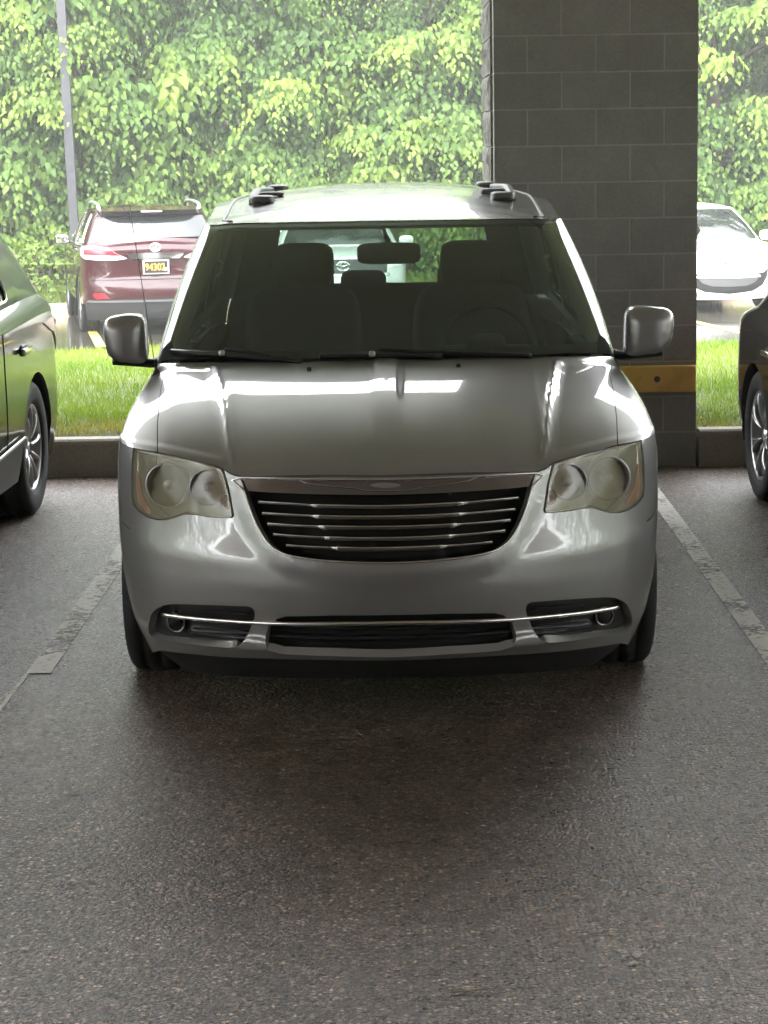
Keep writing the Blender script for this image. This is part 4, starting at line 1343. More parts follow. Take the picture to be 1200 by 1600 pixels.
# aerial on the left wing of the picture
q0 = np.array([-.845, 1.33, 1.022]); q1 = np.array([-.955, 1.58, 1.66])
V, F = lathe([(.026, -.012), (.022, .004), (.014, .016), (.007, .028), (.0005, .03)], 20, 'Z')
an = obj('aerial', mesh_np('aerial', V + q0, F, 'black_plastic'), van_root)
tube('mast', [q0 + (q1 - q0) * f for f in np.linspace(0.01, 1, 8)], .0016, 'rail_grey', an, up=(0, 1, 0), k=8)
# door mirrors
for sgn in (-1, 1):
    cx, cy, cz = (1.0 if sgn > 0 else .985) * sgn, 1.60, 1.143
    f = lambda q, e: np.sign(q) * np.abs(q) ** e
    nu, nk = 26, 44
    V, F = sell((0, 0, 0), (.094, .085, .091), .42, .42, nu, nk)
    # rounder to the front, cut flat at the back, narrower foot, leaning in
    V[:, 1] = np.where(V[:, 1] < 0, V[:, 1] * 1.0, V[:, 1] * .45)
    zz = V[:, 2] / .091
    xr = V[:, 0] / .094
    V[:, 1] += .03 * np.clip(np.abs(xr), 0, 1) ** 2 + .02 * np.clip(zz, 0, 1) ** 2
    V[:, 2] += np.where(xr > 0, -.010 * xr ** 2 * np.where(zz > 0, 1, -1.3), .004) + .014 * xr * (zz < 0)
    V[:, 0] += .006 * zz
    # shallow swage across the upper third
    V[:, 1] -= .006 * sstep(.15, .35, zz) * (V[:, 1] < 0)
    V[:, 0] *= sgn * (1.0 if sgn > 0 else .86)
    Fm = F if sgn > 0 else F[:, ::-1]
    mo = obj('door_mirror', mesh_np('door_mirror', V + [cx, cy, cz], Fm, 'silver'), van_root)
    P = [(cx + .05 * sgn, cy + .0, cz - .082), (cx - .05 * sgn, cy + .0, cz - .09), (cx - .10 * sgn, cy + .02, cz - .096), (.86 * sgn, 1.66, cz - .088)]
    V, F = sweep(catmull(P, 5, False), circ(.032, 12, .018), (0, 0, 1), False, True)
    obj('mirror_arm', mesh_np('mirror_arm', V, F, 'black_plastic'), mo)
    V, F = sell((cx + .0, cy + .043, cz), (.080, .004, .076), .3, .3, 12, 28)
    obj('mirror_glass', mesh_np('mirror_glass', V, F, 'mirror'), mo)
# wheels and underside
for y_, xo in ((AXF, .812), (AXR, .815)):
    for sgn in (-1, 1):
        wheel(van_root, (xo * sgn, y_, ZW - .003), .335, .225, .212, sgn, 'five')
box('underbody', (0, 2.75, .42), (1.30, 3.9, .36), 'dark', van_root)
for sgn in (-1, 1):
    for y_ in (AXF, AXR):
        V, F = lathe([(.39, .10), (.40, -.14), (.05, -.14)], 40, 'X')
        V[:, 0] *= 1 if sgn > 0 else -1
        V = V[:, :] + [(.80 - .08) * sgn, y_, ZW + .01]
        F = F[(V[F][:, :, 2] > .22).all(1)]
        obj('wheel_liner', mesh_np('wheel_liner', V, F, 'dark'), van_root)
# ---- interior
box('cabin_floor', (0, 3.3, .52), (1.66, 3.6, .04), 'soft_plastic', van_root)
box('headlining', (0, 3.55, 1.525), (1.36, 2.35, .022), 'trim_grey', van_root, .01)
yy = [1.42, 1.45, 1.56, 1.70, 1.78, 1.80, 1.70]; zz = [.80, 1.0, 1.035, 1.03, .985, .86, .74]
xs = np.linspace(-.78, .78, 33)
V = np.array([[(x, y + .10 * (abs(x) / .78) ** 2, z + (.022 * math.exp(-((x - .42) / .17) ** 2) if i in (2, 3) else 0)) for y, z, i in zip(yy, zz, range(7))] for x in xs]).reshape(-1, 3)
obj('dashboard', mesh_np('dashboard', V, grid_faces(33, 7), 'soft_plastic'), van_root)
t_ = np.linspace(0, 2 * math.pi, 49)[:-1]
rr = rotm('X', R(-24))
ring_p = np.stack([.188 * np.cos(t_), np.zeros(48), .188 * np.sin(t_)], 1) @ rr.T + [.40, 1.93, 1.052]
V, F = sweep(ring_p, circ(.016, 10), (np.array([0, -1, 0]) @ rr.T), True)
swh = obj('steering_wheel', mesh_np('steering_wheel', V, F, 'soft_plastic'), van_root)
V, F = sell((.40, 1.925, 1.05), (.075, .03, .065), .5, .5)
obj('horn_pad', mesh_np('horn_pad', V, F, 'soft_plastic'), swh)
for t0 in (0, math.pi, -math.pi / 2):
    P = [np.array([q * math.cos(t0), 0, q * math.sin(t0)]) @ rr.T + [.40, 1.93, 1.052] for q in (.05, .12, .185)]
    V, F = sweep(P, circ(.02, 8, .009), (0, -1, .4)); obj('spoke', mesh_np('spoke', V, F, 'soft_plastic'), swh)
def seat(x, y, w_, zb, hr=True, name='front_seat', hz=1.345):
    V, F = sell((x, y + .05, zb - .33), (w_, .10, .40), .35, .5, 22, 36, rotm('X', R(-14)))
    s_ = obj(name, mesh_np(name, V, F, 'seat_cloth'), van_root)
    V, F = sell((x, y - .27, zb - .62), (w_, .30, .10), .35, .4)
    obj('cushion', mesh_np('cushion', V, F, 'seat_cloth'), s_)
    if hr:
        V, F = sell((x, y + .16, hz), (.132, .055, .100), .45, .5)
        obj('headrest', mesh_np('headrest', V, F, 'seat_cloth'), s_)
        for d in (-.055, .055):
            tube('post', [(x + d, y + .15, hz - .02), (x + d, y + .13, zb - .02)], .0065, 'satin_silver', s_, up=(0, 1, 0), k=8)
    return s_
seat(-.345, 2.62, .25, 1.205)
seat(.375, 2.62, .25, 1.205)
seat(-.36, 3.35, .25, 1.14, True, 'middle_seat', 1.215)
seat(.38, 3.35, .25, 1.14, True, 'middle_seat', 1.215)
seat(0.0, 4.35, .62, 1.10, False, 'rear_bench')
for x_ in (-.10,):
    V, F = sell((x_, 4.45, 1.16), (.115, .05, .075), .45, .5)
    obj('headrest', mesh_np('headrest', V, F, 'seat_cloth'), van_root)
V, F = sell((.02, 1.98, 1.432), (.125, .022, .042), .4, .4)
rv = obj('rear_view_mirror', mesh_np('rear_view_mirror', V, F, 'soft_plastic'), van_root)
tube('stalk', [(.02, 1.97, 1.45), (.01, 1.99, 1.50), (.0, 2.0, 1.525)], .010, 'soft_plastic', rv, up=(1, 0, 0), k=8)
for sgn in (-1, 1):
    V, F = sell((.80 * sgn, 2.25, .86), (.03, .55, .18), .3, .3)
    obj('door_trim', mesh_np('door_trim', V, F, 'trim_grey'), van_root)
    tube('grab_handle', [(.685 * sgn, 2.35, 1.33), (.66 * sgn, 2.37, 1.35), (.66 * sgn, 2.47, 1.38), (.685 * sgn, 2.5, 1.39)], .009, 'trim_beige', van_root, up=(1, 0, 0), k=8)

# ------------------------------------------------------------------ the other parked cars
def std_car(length, W, H, belt, hoodz, cowl, head, tailtop, tailbase, rearz, tumble=.17, yC=.78, nf=2.3, nr=2.4, rov=.66, deck=None, rwz=None):
    c = Car(length=length, yC=yC, yD=length - rov, nf=nf, nr=nr, bulge=.015, lead=.012, bow_side=.02, bow_front=.03, bow_rear=.02,
        Nf=pchip([.1, .2, .32, .5, .62, hoodz, 1.2], [.14, .05, .01, 0, .025, .10, .35]),
        Nr=pchip([.1, .2, .32, .5, .62, .75, rearz, 1.3], [length - .16, length - .06, length - .015, length, length - .015, length - .05, length - .08, length - .16]),
        Wz=pchip([.1, .2, .35, .5, .62, .78, belt - .04, 1.3], [W - .10, W - .055, W - .02, W - .002, W, W - .002, W - .009, W - .10]),
        gb=dict(yF=cowl, yR=tailbase, W=W - .055, Lf=.42, Lr=.40, nf=2.4, nr=2.6, z=pchip([0, .6, 1, 1.5, 2, 3], [belt + .035, belt + .02, belt, belt + .02, belt + .06, rwz or belt + .08])),
        gt=dict(yF=head, yR=tailtop, W=W - .075 - tumble, Lf=.26, Lr=.28, nf=2.6, nr=2.6, bul=.01, z=pchip([0, .8, 1, 1.5, 2, 3], [H - .065, H - .075, H - .07, H - .05, H - .06, H - .055])),
        spine=(head + .45, tailtop - .4), zRoof=pchip([head, head + .5, (head + tailtop) / 2, tailtop - .5, tailtop], [H - .065, H - .015, H, H - .012, H - .055]))
    c.zT = pchip([0, .6, 1, 1.5, 2, 2.6, 3], [hoodz, hoodz + .015, hoodz + .05, belt - .07, belt - .035, rearz - .01, rearz])
    c.C = np.array([0, length / 2, .6])
    c.belt = belt
    return c
def frontS(c, x, z):
    x = np.asarray(x, float); W = c.Wz(z)
    return np.sign(x) * np.arcsin(np.clip(np.abs(x) / W, 0, 1) ** (c.nf / 2)) * 2 / math.pi * c.L1
def rearS(c, x, z):
    x = np.asarray(x, float); W = c.Wz(z)
    f2 = np.arccos(np.clip(np.abs(x) / W, 0, 1) ** (c.nr / 2))
    S = c.L1 + c.L2 + c.L3 * f2 * 2 / math.pi
    return np.where(x >= 0, S, 2 * c.SM - S)
def overlay(c, root, name, pts, where, m_, d=.004, step=.03, skirt=.01, parent=None, mirror=False):
    p = np.asarray(pts, float)
    if mirror:
        p = p * [-1, 1]
    S = (frontS if where == 'front' else rearS)(c, p[:, 0], p[:, 1])
    return panel_obj(name, offset(c.low, d, c.C), [np.stack([S, p[:, 1]], 1)], step, c.C, m_, parent or root, skirt=skirt)
def car_shell(c, root, paint, axles, zw, r_, tw, rim, style, metal='satin_silver', z0=.22, wins=None, ws=(.93, .86), ra=.05, xo=None, cladding=None, rear_win=(.95, .12, .86), b_post=(2.55, 2.63), rear_q=4.55):
    C = c.C
    ar = [c.arch(a_, zw, r_ + ra, z0 + .005, 16) for a_ in axles]
    def bottom(z):
        pr = np.concatenate([ar[0], ar[1]])
        return pr
    pr = bottom(z0)
    lft = mirror_loop(pr)
    ss = np.linspace(c.SM, -c.SM, 200)
    n_f = np.linspace(lft[-1, 0], pr[0, 0], 40)[1:-1]
    loop = np.concatenate([[(-c.SM, z0)], np.stack([np.linspace(-c.SM, lft[0, 0], 20)[1:-1], np.full(18, z0)], 1), lft, np.stack([n_f, np.full(len(n_f), z0)], 1), pr, np.stack([np.linspace(pr[-1, 0], c.SM, 20)[1:-1], np.full(18, z0)], 1), [(c.SM, z0)], np.stack([ss, c.zTop(ss)], 1)])
    body = panel_obj('body', c.low, [loop], .05, C, paint, root, skirt=.02)
    P, F, n_ = surf_grid(c.ring, *np.meshgrid(np.linspace(-c.SM, c.SM, 300), np.linspace(0, 1, 26), indexing='ij'), C)
    obj('bonnet', mesh_np('bonnet', P, F, paint, normals=n_), root)
    # glass openings
    e0, e1 = ws
    vv_ = np.linspace(.03, .96, 12)
    wl_ = np.stack([-(e0 + (e1 - e0) * vv_), vv_], 1)
    wsl = np.concatenate([wl_, np.stack([np.linspace(-e1, e1, 30)[1:-1], np.full(28, .97)], 1), mirror_loop(wl_), np.stack([np.linspace(e0, -e0, 30)[1:-1], np.full(28, .025)], 1)])
    s0 = 1.36
    sides = [rect(s0, b_post[0], .06, .90, .05), rect(b_post[1], rear_q, .06, .90, .08)]
    rw_ = rect(c.SM - rear_win[0], c.SM, rear_win[1], rear_win[2], 0)
    hol = [wsl] + sides + [mirror_loop(l) for l in sides] + [rw_, mirror_loop(rw_)]
    full_ = np.concatenate([np.stack([np.linspace(-c.SM, c.SM, 160), np.zeros(160)], 1), np.stack([np.linspace(c.SM, -c.SM, 160), np.ones(160)], 1)])
    rwi = rect(c.SM - rear_win[0], c.SM - .0005, rear_win[1], rear_win[2], 0)
    hol[-2:] = [rwi, mirror_loop(rwi)]
    panel_obj('window_frame', c.gh, [full_] + hol, .05, C, paint, root, skirt=.015)
    panel_obj('windscreen', offset(c.gh, -.004, C), [wsl], .05, C, 'black_glass', root, skirt=0)
    for l in sides:
        for q in (l, mirror_loop(l)):
            w_o = panel_obj('side_window', offset(c.gh, -.004, C), [q], .06, C, 'black_glass', root, skirt=0)
            dl = densify(q, .06)
            V, F = sweep(offset(c.gh, .003, C)(dl[:, 0], dl[:, 1]), circ(.008, 6), (0, 0, 1), True)
            obj('chrome_trim', mesh_np('chrome_trim', V, F, 'chrome'), w_o)
    rwf = rect(c.SM - rear_win[0], c.SM + rear_win[0], rear_win[1], rear_win[2], .05)
    panel_obj('rear_window', offset(c.gh, -.004, C), [rwf], .05, C, 'black_glass', root, skirt=0)
    P, F, n_ = surf_grid(c.roof, *np.meshgrid(np.linspace(-c.SM, c.SM, 160), np.concatenate([[0], np.geomspace(.01, 1, 24)]), indexing='ij'), C)
    n_[np.abs(P[:, 0]) < 1e-6] = [0, 0, 1]
    obj('roof', mesh_np('roof', P, F, paint, normals=n_), root)
    xo = xo or float(c.Wz(.4)) - tw / 2 - .006
    for a_ in axles:
        for sgn in (-1, 1):
            wheel(root, (xo * sgn, a_, zw), r_, tw, rim, sgn, style, metal)
    box('underbody', (0, c.length / 2, .40), (1.30, c.length - .5, .34), 'dark', root)
    for sgn in (-1, 1):
        for a_ in axles:
            V, F = lathe([(r_ + ra + .004, .09), (r_ + ra + .006, -.14), (.05, -.14)], 32, 'X')
            V[:, 0] *= sgn
            V = V + [(xo + .02) * sgn, a_, zw + .005]
            F = F[(V[F][:, :, 2] > .22).all(1)]
            obj('wheel_liner', mesh_np('wheel_liner', V, F, 'dark'), root)
    return body
def side_mirrors(c, root, paint, y, z, x):
    for sgn in (-1, 1):
        V, F = sell((x * sgn, y, z), (.105, .07, .072), .6, .6, 14, 24)
        mo = obj('door_mirror', mesh_np('door_mirror', V, F, paint), root)
        V, F = sell((x * sgn, y + .06, z), (.088, .012, .057), .4, .6, 10, 20)
        obj('mirror_glass', mesh_np('mirror_glass', V, F, 'mirror'), mo)
        tube('mirror_arm', [((x - .08) * sgn, y + .01, z - .03), ((x - .20) * sgn, y + .03, z - .06)], .022, 'black_plastic', mo, up=(0, 0, 1), k=8)
def door_bits(c, root, ys_, z, paint='chrome'):
    for y_ in ys_:
        for sgn in (-1, 1):
            S = float(c.S_of_y([y_], z)[0]) * sgn
            q = c.low(np.array([S]), np.array([z]))[0]
            h_ = box('door_handle', (q[0] + sgn * .022, q[1], q[2]), (.022, .20, .028), paint, root, .009, 3)
            V, F = sell((q[0] + sgn * .002, q[1] + .01, q[2]), (.012, .075, .030), .6, .6, 10, 20)
            obj('handle_recess', mesh_np('handle_recess', V, F, 'black_plastic'), h_)
def door_seam(c, root, y0, z0=.30):
    for sgn in (-1, 1):
        zz = np.linspace(z0, c.belt - .06, 16)
        S = c.S_of_y(np.full(16, y0), zz) * sgn
        V, F = sweep(offset(c.low, .0, c.C)(S, zz), circ(.0035, 6), (0, 1, 0))
        obj('door_gap', mesh_np('door_gap', V, F, 'dark'), root)

# --- dark green crossover at the left edge
lc_root = thing('crossover_car', 'dark glossy green car with silver spoked wheel at the left edge', 'car', (-2.885, 8.0, 0), R(-3))
lc = std_car(4.68, .925, 1.64, 1.05, .95, 1.05, 1.95, 3.95, 4.42, .99, tumble=.20, rwz=1.06, nr=2.8, rov=.56)
car_shell(lc, lc_root, 'dark_green', (.93, 3.67), .345, .345, .235, .222, 'ten', z0=.24, ra=.045, rear_q=3.9)
door_bits(lc, lc_root, (2.55, 3.35), .875)
door_seam(lc, lc_root, 2.0); door_seam(lc, lc_root, 2.9)
side_mirrors(lc, lc_root, 'dark_green', 1.62, 1.06, .99)
for sgn in (-1, 1):
    # lower rocker cladding with bright strip, swept up to the rear wheel
    ss = lc.S_of_y(np.linspace(1.42, 3.24, 30), .35)
    lp = np.concatenate([np.stack([ss, np.full(30, .235)], 1), np.stack([ss[::-1], np.linspace(.44, .36, 30)], 1)])
    if sgn < 0: lp = mirror_loop(lp)
    ck = panel_obj('rocker_panel', offset(lc.low, .012, lc.C), [lp], .05, lc.C, 'grey_plastic', lc_root, skirt=.015)
    q = np.stack([ss * sgn, np.linspace(.37, .45, 30)], 1)
    V, F = sweep(offset(lc.low, .016, lc.C)(q[:, 0], q[:, 1]), circ(.011, 8, .006), (sgn, 0, 0))
    obj('bright_strip', mesh_np('bright_strip', V, F, 'satin_silver'), ck)
    tl_ = np.array([(3.92, .965), (4.18, .985), (4.33, .95), (4.43, .86), (4.44, .76), (4.38, .72), (4.32, .80), (4.18, .90)])
    lp = np.stack([lc.S_of_y(tl_[:, 0], tl_[:, 1]), tl_[:, 1]], 1)
    tlo = panel_obj('tail_light', offset(lc.low, .008, lc.C), [lp if sgn > 0 else mirror_loop(lp)], .03, lc.C, 'clear_lens', lc_root, skirt=.012)
    tl_ = np.array([(4.22, .965), (4.35, .955), (4.48, .90), (4.50, .80), (4.46, .79), (4.40, .88)])
    lp = np.stack([lc.S_of_y(tl_[:, 0], tl_[:, 1]), tl_[:, 1]], 1)
    panel_obj('red_section', offset(lc.low, .014, lc.C), [lp if sgn > 0 else mirror_loop(lp)], .03, lc.C, 'red_lens', tlo, skirt=.012)
    hlp = [(.52, .78), (.60, .86), (.80, .90), (.86, .86), (.80, .76), (.62, .74)]
    overlay(lc, lc_root, 'headlight', hlp, 'front', 'clear_lens', .004, mirror=sgn < 0)
overlay(lc, lc_root, 'grille', [(-.45, .80), (.45, .80), (.40, .55), (-.40, .55)], 'front', 'black_gloss')

# --- graphite saloon at the right edge
rc_root = thing('saloon_car', 'dark grey car with dark twin-spoke wheel at the right edge beside the pillar', 'car', (2.975, 8.03, 0), R(2.2))
rc = std_car(4.72, .915, 1.46, .93, .84, 1.15, 2.0, 3.55, 4.25, .94, tumble=.22, rwz=.985)
car_shell(rc, rc_root, 'graphite', (.93, 3.70), .338, .338, .225, .232, 'twin', z0=.20, ra=.04, rear_q=4.3, rear_win=(1.0, .08, .92))
door_bits(rc, rc_root, (2.45, 3.28), .80)
door_seam(rc, rc_root, 1.95); door_seam(rc, rc_root, 2.85)
side_mirrors(rc, rc_root, 'graphite', 1.70, 1.0, .99)
for sgn in (-1, 1):
    overlay(rc, rc_root, 'tail_light', [(.45, .84), (.86, .88), (.885, .80), (.86, .70), (.50, .72)], 'rear', 'red_lens', .005, mirror=sgn < 0)
    overlay(rc, rc_root, 'headlight', [(.45, .70), (.62, .80), (.82, .82), (.84, .76), (.70, .66)], 'front', 'clear_lens', .004, mirror=sgn < 0)
overlay(rc, rc_root, 'grille', [(-.42, .70), (.42, .70), (.36, .45), (-.36, .45)], 'front', 'black_gloss')

# --- maroon crossover seen from behind in the far lot
mx_h = R(191)
mx_root = thing('maroon_crossover', 'maroon sport utility car seen from behind with silver roof rails in the far lot', 'car', (0, 0, LOT), mx_h)
mx = std_car(4.77, .94, 1.635, 1.06, .98, 1.2, 2.05, 4.18, 4.52, 1.10, tumble=.165, rwz=1.20, nr=2.8, rov=.55)
_rb = np.array([math.sin(mx_h) * -1 * 0, 0])
# put the rear centre where it stands in the far lot
mx_rear = np.array([-2.86, 29.25])
dv = np.array([-math.sin(mx_h), math.cos(mx_h)]) * 4.77
mx_root.location = (mx_rear[0] - dv[0], mx_rear[1] - dv[1], LOT)
car_shell(mx, mx_root, 'maroon', (.96, 3.70), .36, .36, .235, .235, 'five', z0=.40, ra=.04, rear_win=(.98, .10, .80), rear_q=4.5)
side_mirrors(mx, mx_root, 'maroon', 1.75, 1.14, 1.02)
bmp = [(-.86, .20), (.86, .20), (.90, .44), (.5, .47), (-.5, .47), (-.90, .44)]
lb = overlay(mx, mx_root, 'lower_bumper', bmp, 'rear', 'dark', .006, .04, .02)
overlay(mx, mx_root, 'bumper_strip', [(-.88, .43), (.88, .43), (.86, .455), (-.86, .455)], 'rear', 'grey_plastic', .016, .04, .01, parent=lb)
for sgn in (-1, 1):
    tl_ = [(.36, .985), (.50, .965), (.70, .965), (.88, .985), (.915, 1.02), (.915, 1.09), (.90, 1.135), (.75, 1.145), (.60, 1.12)]
    t_o = overlay(mx, mx_root, 'tail_light', tl_, 'rear', 'clear_lens', .014, .03, .02, mirror=sgn < 0)
    overlay(mx, mx_root, 'red_section', [(.44, 1.02), (.66, 1.03), (.88, 1.035), (.885, 1.10), (.72, 1.115), (.56, 1.09)], 'rear', 'red_lens', .019, .03, .008, parent=t_o, mirror=sgn < 0)
    overlay(mx, mx_root, 'reflector', [(.60, .485), (.76, .475), (.80, .525), (.78, .55), (.66, .545)], 'rear', 'red_lens', .008, .03, .008, mirror=sgn < 0)
    yy = np.linspace(2.35, 4.05, 20)
    zz = 1.62 + .05 * np.sin(np.linspace(.25, math.pi - .15, 20)) ** .5
    zz[0] = zz[-1] = 1.59
    V, F = sweep(np.stack([np.full(20, .655 * sgn), yy, zz], 1), circ(.024, 10, .02), (0, 0, 1))
    obj('roof_rail', mesh_np('roof_rail', V, F, 'satin_silver'), mx_root)
st = overlay(mx, mx_root, 'chrome_garnish', [(-.37, 1.04), (-.30, .975), (.30, .975), (.37, 1.04), (.30, 1.052), (-.30, 1.052)], 'rear', 'chrome', .022, .03, .02)
overlay(mx, mx_root, 'bumper_ledge', [(-.84, .715), (-.55, .715), (.55, .715), (.84, .715), (.86, .75), (.84, .80), (.68, .79), (.58, .745), (-.58, .745), (-.68, .79), (-.84, .80), (-.86, .75)], 'rear', 'maroon', .022, .03, .03)
# number plate
def rear_pt(c, x, z, d):
    S = rearS(c, np.array([x]), np.array([z]))
    return offset(c.low, d, c.C)(S, np.array([z]))[0]
q = rear_pt(mx, 0, .87, .02)
pl = box('number_plate', (q[0] - .0, q[1] + .006, .872), (.335, .012, .185), 'plate_white', mx_root, .006)
box('plate_face', (q[0], q[1] + .0135, .872), (.295, .004, .150), 'plate_black', pl)
Mt = Matrix.Translation((q[0] + .012, q[1] + .0165, .868)) @ Matrix(((-1, 0, 0, 0), (0, 0, 1, 0), (0, 1, 0, 0), (0, 0, 0, 1))) @ Matrix.Scale(.82, 4, (1, 0, 0))
text_mesh('plate_number', '94302', .125, 'plate_yellow', pl, Mt, .001, .0018)
for w_, h_, dx, dz in ((.006, .09, -.105, .0), (.028, .006, -.118, -.045)):
    box('plate_mark', (q[0] + dx, q[1] + .0165, .872 + dz), (w_, .002, h_), 'plate_yellow', pl)
box('sticker', (q[0] - .118, q[1] + .0165, .842), (.036, .002, .042), 'plate_white', pl)
q = rear_pt(mx, 0, 1.115, .024)
tt = np.linspace(0, 2 * math.pi, 33)[:-1]
em = tube('emblem', np.stack([.066 * np.cos(tt), np.full(32, 0.0), .050 * np.sin(tt)], 1) + q, .0085, 'chrome', mx_root, up=(0, 1, 0), closed=True, k=8)
tube('emblem_stroke', np.array([(-.028, 0, .038), (.004, 0, -.004), (.030, 0, -.020), (0.0, 0, -.024), (-.034, 0, -.02)]) * [-1, 1, 1] * [-1, 1, 1] + q, .0075, 'chrome', em, up=(0, 1, 0), k=8)
# dark roof spoiler lip over the rear glass
ss = np.linspace(-.98, .98, 40)
Pp = mx.gh(mx.SM + ss, np.full(40, .965))
dpt = .17 * (1 - (np.abs(ss) / .98) ** 4)
A = Pp + np.stack([np.zeros(40), dpt * .9 + .01, np.full(40, .015)], 1)
B = Pp + np.stack([np.zeros(40), np.full(40, -.10), np.full(40, .05)], 1)
A2 = A - [0, 0.015, .035]; B2 = mx.gh(mx.SM + ss, np.full(40, .84)) + [0, .006, 0]
V = np.concatenate([B, A, A2, B2]); i = np.arange(39)
F = np.concatenate([np.stack([q_ * 40 + i, q_ * 40 + i + 1, (q_ + 1) * 40 + i + 1, (q_ + 1) * 40 + i], 1) for q_ in range(3)])
sp_ = obj('roof_spoiler', mesh_np('roof_spoiler', V[:80], F[:39], 'maroon'), mx_root)
obj('spoiler_underside', mesh_np('spoiler_underside', V[40:], F[:78], 'black_gloss'), sp_)
bq = (A[20] + A2[20]) / 2
box('brake_lamp', (0, bq[1] + .003, bq[2] + .004), (.27, .012, .016), 'clear_lens', sp_)

# --- white hatchback facing us behind the pillar
wh_root = thing('white_hatchback', 'white hatchback facing us with smiling dark grille right of the pillar', 'car', (4.82, 31.5, LOT), R(7.5))
wh = std_car(4.46, .875, 1.46, .93, .80, .98, 1.80, 3.75, 4.25, .98, tumble=.20, nf=2.1, rwz=1.02)
car_shell(wh, wh_root, 'white_paint', (.92, 3.56), .315, .315, .205, .205, 'five', z0=.18, ra=.04, ws=(.95, .88))
side_mirrors(wh, wh_root, 'white_paint', 1.45, 1.0, .96)
sm = [(-.60, .60), (-.52, .545), (-.3, .525), (0, .515), (.3, .525), (.52, .545), (.60, .60), (.585, .50), (.50, .37), (.34, .295), (0, .265), (-.34, .295), (-.50, .37), (-.585, .50)]
gq = overlay(wh, wh_root, 'grille', sm, 'front', 'black_plastic', .004, .03, .01)
overlay(wh, wh_root, 'bumper_bar', [(-.46, .485), (0, .475), (.46, .485), (.44, .515), (0, .505), (-.44, .515)], 'front', 'white_paint', .016, .03, .01, parent=gq)
overlay(wh, wh_root, 'grille_insert', [(-.43, .475), (0, .465), (.43, .475), (.36, .41), (.24, .37), (0, .36), (-.24, .37), (-.36, .41)], 'front', 'grey_plastic', .012, .03, .01, parent=gq)
for sgn in (-1, 1):
    overlay(wh, wh_root, 'headlight', [(.46, .66), (.62, .66), (.78, .70), (.83, .76), (.82, .80), (.72, .79), (.58, .745)], 'front', 'clear_lens', .005, mirror=sgn < 0)
    overlay(wh, wh_root, 'fog_slot', [(.62, .30), (.78, .33), (.80, .38), (.66, .36)], 'front', 'black_plastic', .004, mirror=sgn < 0)
def front_pt(c, x, z, d):
    S = frontS(c, np.array([x]), np.array([z]))
    return offset(c.low, d, c.C)(S, np.array([z]))[0]
q = front_pt(wh, 0, .675, .008)
em = tube('emblem', np.stack([.062 * np.cos(tt), np.zeros(32), .050 * np.sin(tt)], 1) + q, .007, 'dark_chrome', wh_root, up=(0, -1, 0), closed=True, k=8)
tube('emblem_stroke', np.array([(-.055, 0, .012), (-.03, 0, .014), (0, 0, -.012), (.03, 0, .014), (.055, 0, .012)]) + q, .008, 'dark_chrome', em, up=(0, -1, 0), k=8)

# --- pearl-grey saloon seen only through the minivan's glass
pg_root = thing('pearl_saloon', 'pale saloon with round emblem seen through the windows of the minivan', 'car', (-.50, 31.0, LOT), R(4))
pg = std_car(4.85, .91, 1.47, .95, .86, 1.05, 1.95, 3.8, 4.35, .98, tumble=.21, rwz=1.02)
car_shell(pg, pg_root, 'pearl', (.95, 3.75), .33, .33, .215, .215, 'five', z0=.18, ra=.04)
side_mirrors(pg, pg_root, 'pearl', 1.6, 1.02, .99)
overlay(pg, pg_root, 'grille', [(-.62, .84), (.62, .84), (.60, .63), (-.60, .63)], 'front', 'black_gloss', .005)
overlay(pg, pg_root, 'chrome_bar', [(-.64, .61), (.64, .61), (.64, .645), (-.64, .645)], 'front', 'chrome', .012)
for sgn in (-1, 1):
    overlay(pg, pg_root, 'headlight', [(.60, .70), (.80, .73), (.86, .82), (.84, .86), (.66, .84)], 'front', 'clear_lens', .006, mirror=sgn < 0)
q = front_pt(pg, 0, .745, .012)
em = tube('emblem', np.stack([.085 * np.cos(tt), np.zeros(32), .060 * np.sin(tt)], 1) + q, .010, 'chrome', pg_root, up=(0, -1, 0), closed=True, k=8)
tube('emblem_loop', np.stack([.036 * np.cos(tt), np.zeros(32), .052 * np.sin(tt)], 1) + q, .007, 'chrome', em, up=(0, -1, 0), closed=True, k=8)
tube('emblem_loop', np.stack([.068 * np.cos(tt), np.zeros(32), .026 * np.sin(tt) + .028], 1) + q, .007, 'chrome', em, up=(0, -1, 0), closed=True, k=8)

# ------------------------------------------------------------------ lamp post
lp_root = thing('lamp_post', 'slim grey square lamp post leaning slightly behind the maroon car', 'lamp post', (-4.48, kline(-4.48) + .7, LOT + .1))
A = np.array([0, 0, 0.0]); B = np.array([-.155, 0, 6.6])
V, F = sweep([A, A + (B - A) * .5, B], np.array([(-.063, -.063), (.063, -.063), (.063, .063), (-.063, .063)]), (0, 1, 0))
obj('pole', mesh_np('pole', V, F, 'pole_grey', smooth=False), lp_root)
box('base_cover', (0, 0, .03), (.26, .26, .12), 'pole_grey', lp_root, .01)
box('inspection_tag', (-.022, -.066, 1.02), (.055, .004, .022), 'plate_white', lp_root)
box('lamp_arm', (-.155, -.30, 6.55), (.06, .6, .08), 'pole_grey', lp_root)
box('lamp_head', (-.155, -.75, 6.57), (.34, .55, .12), 'pole_grey', lp_root, .02)

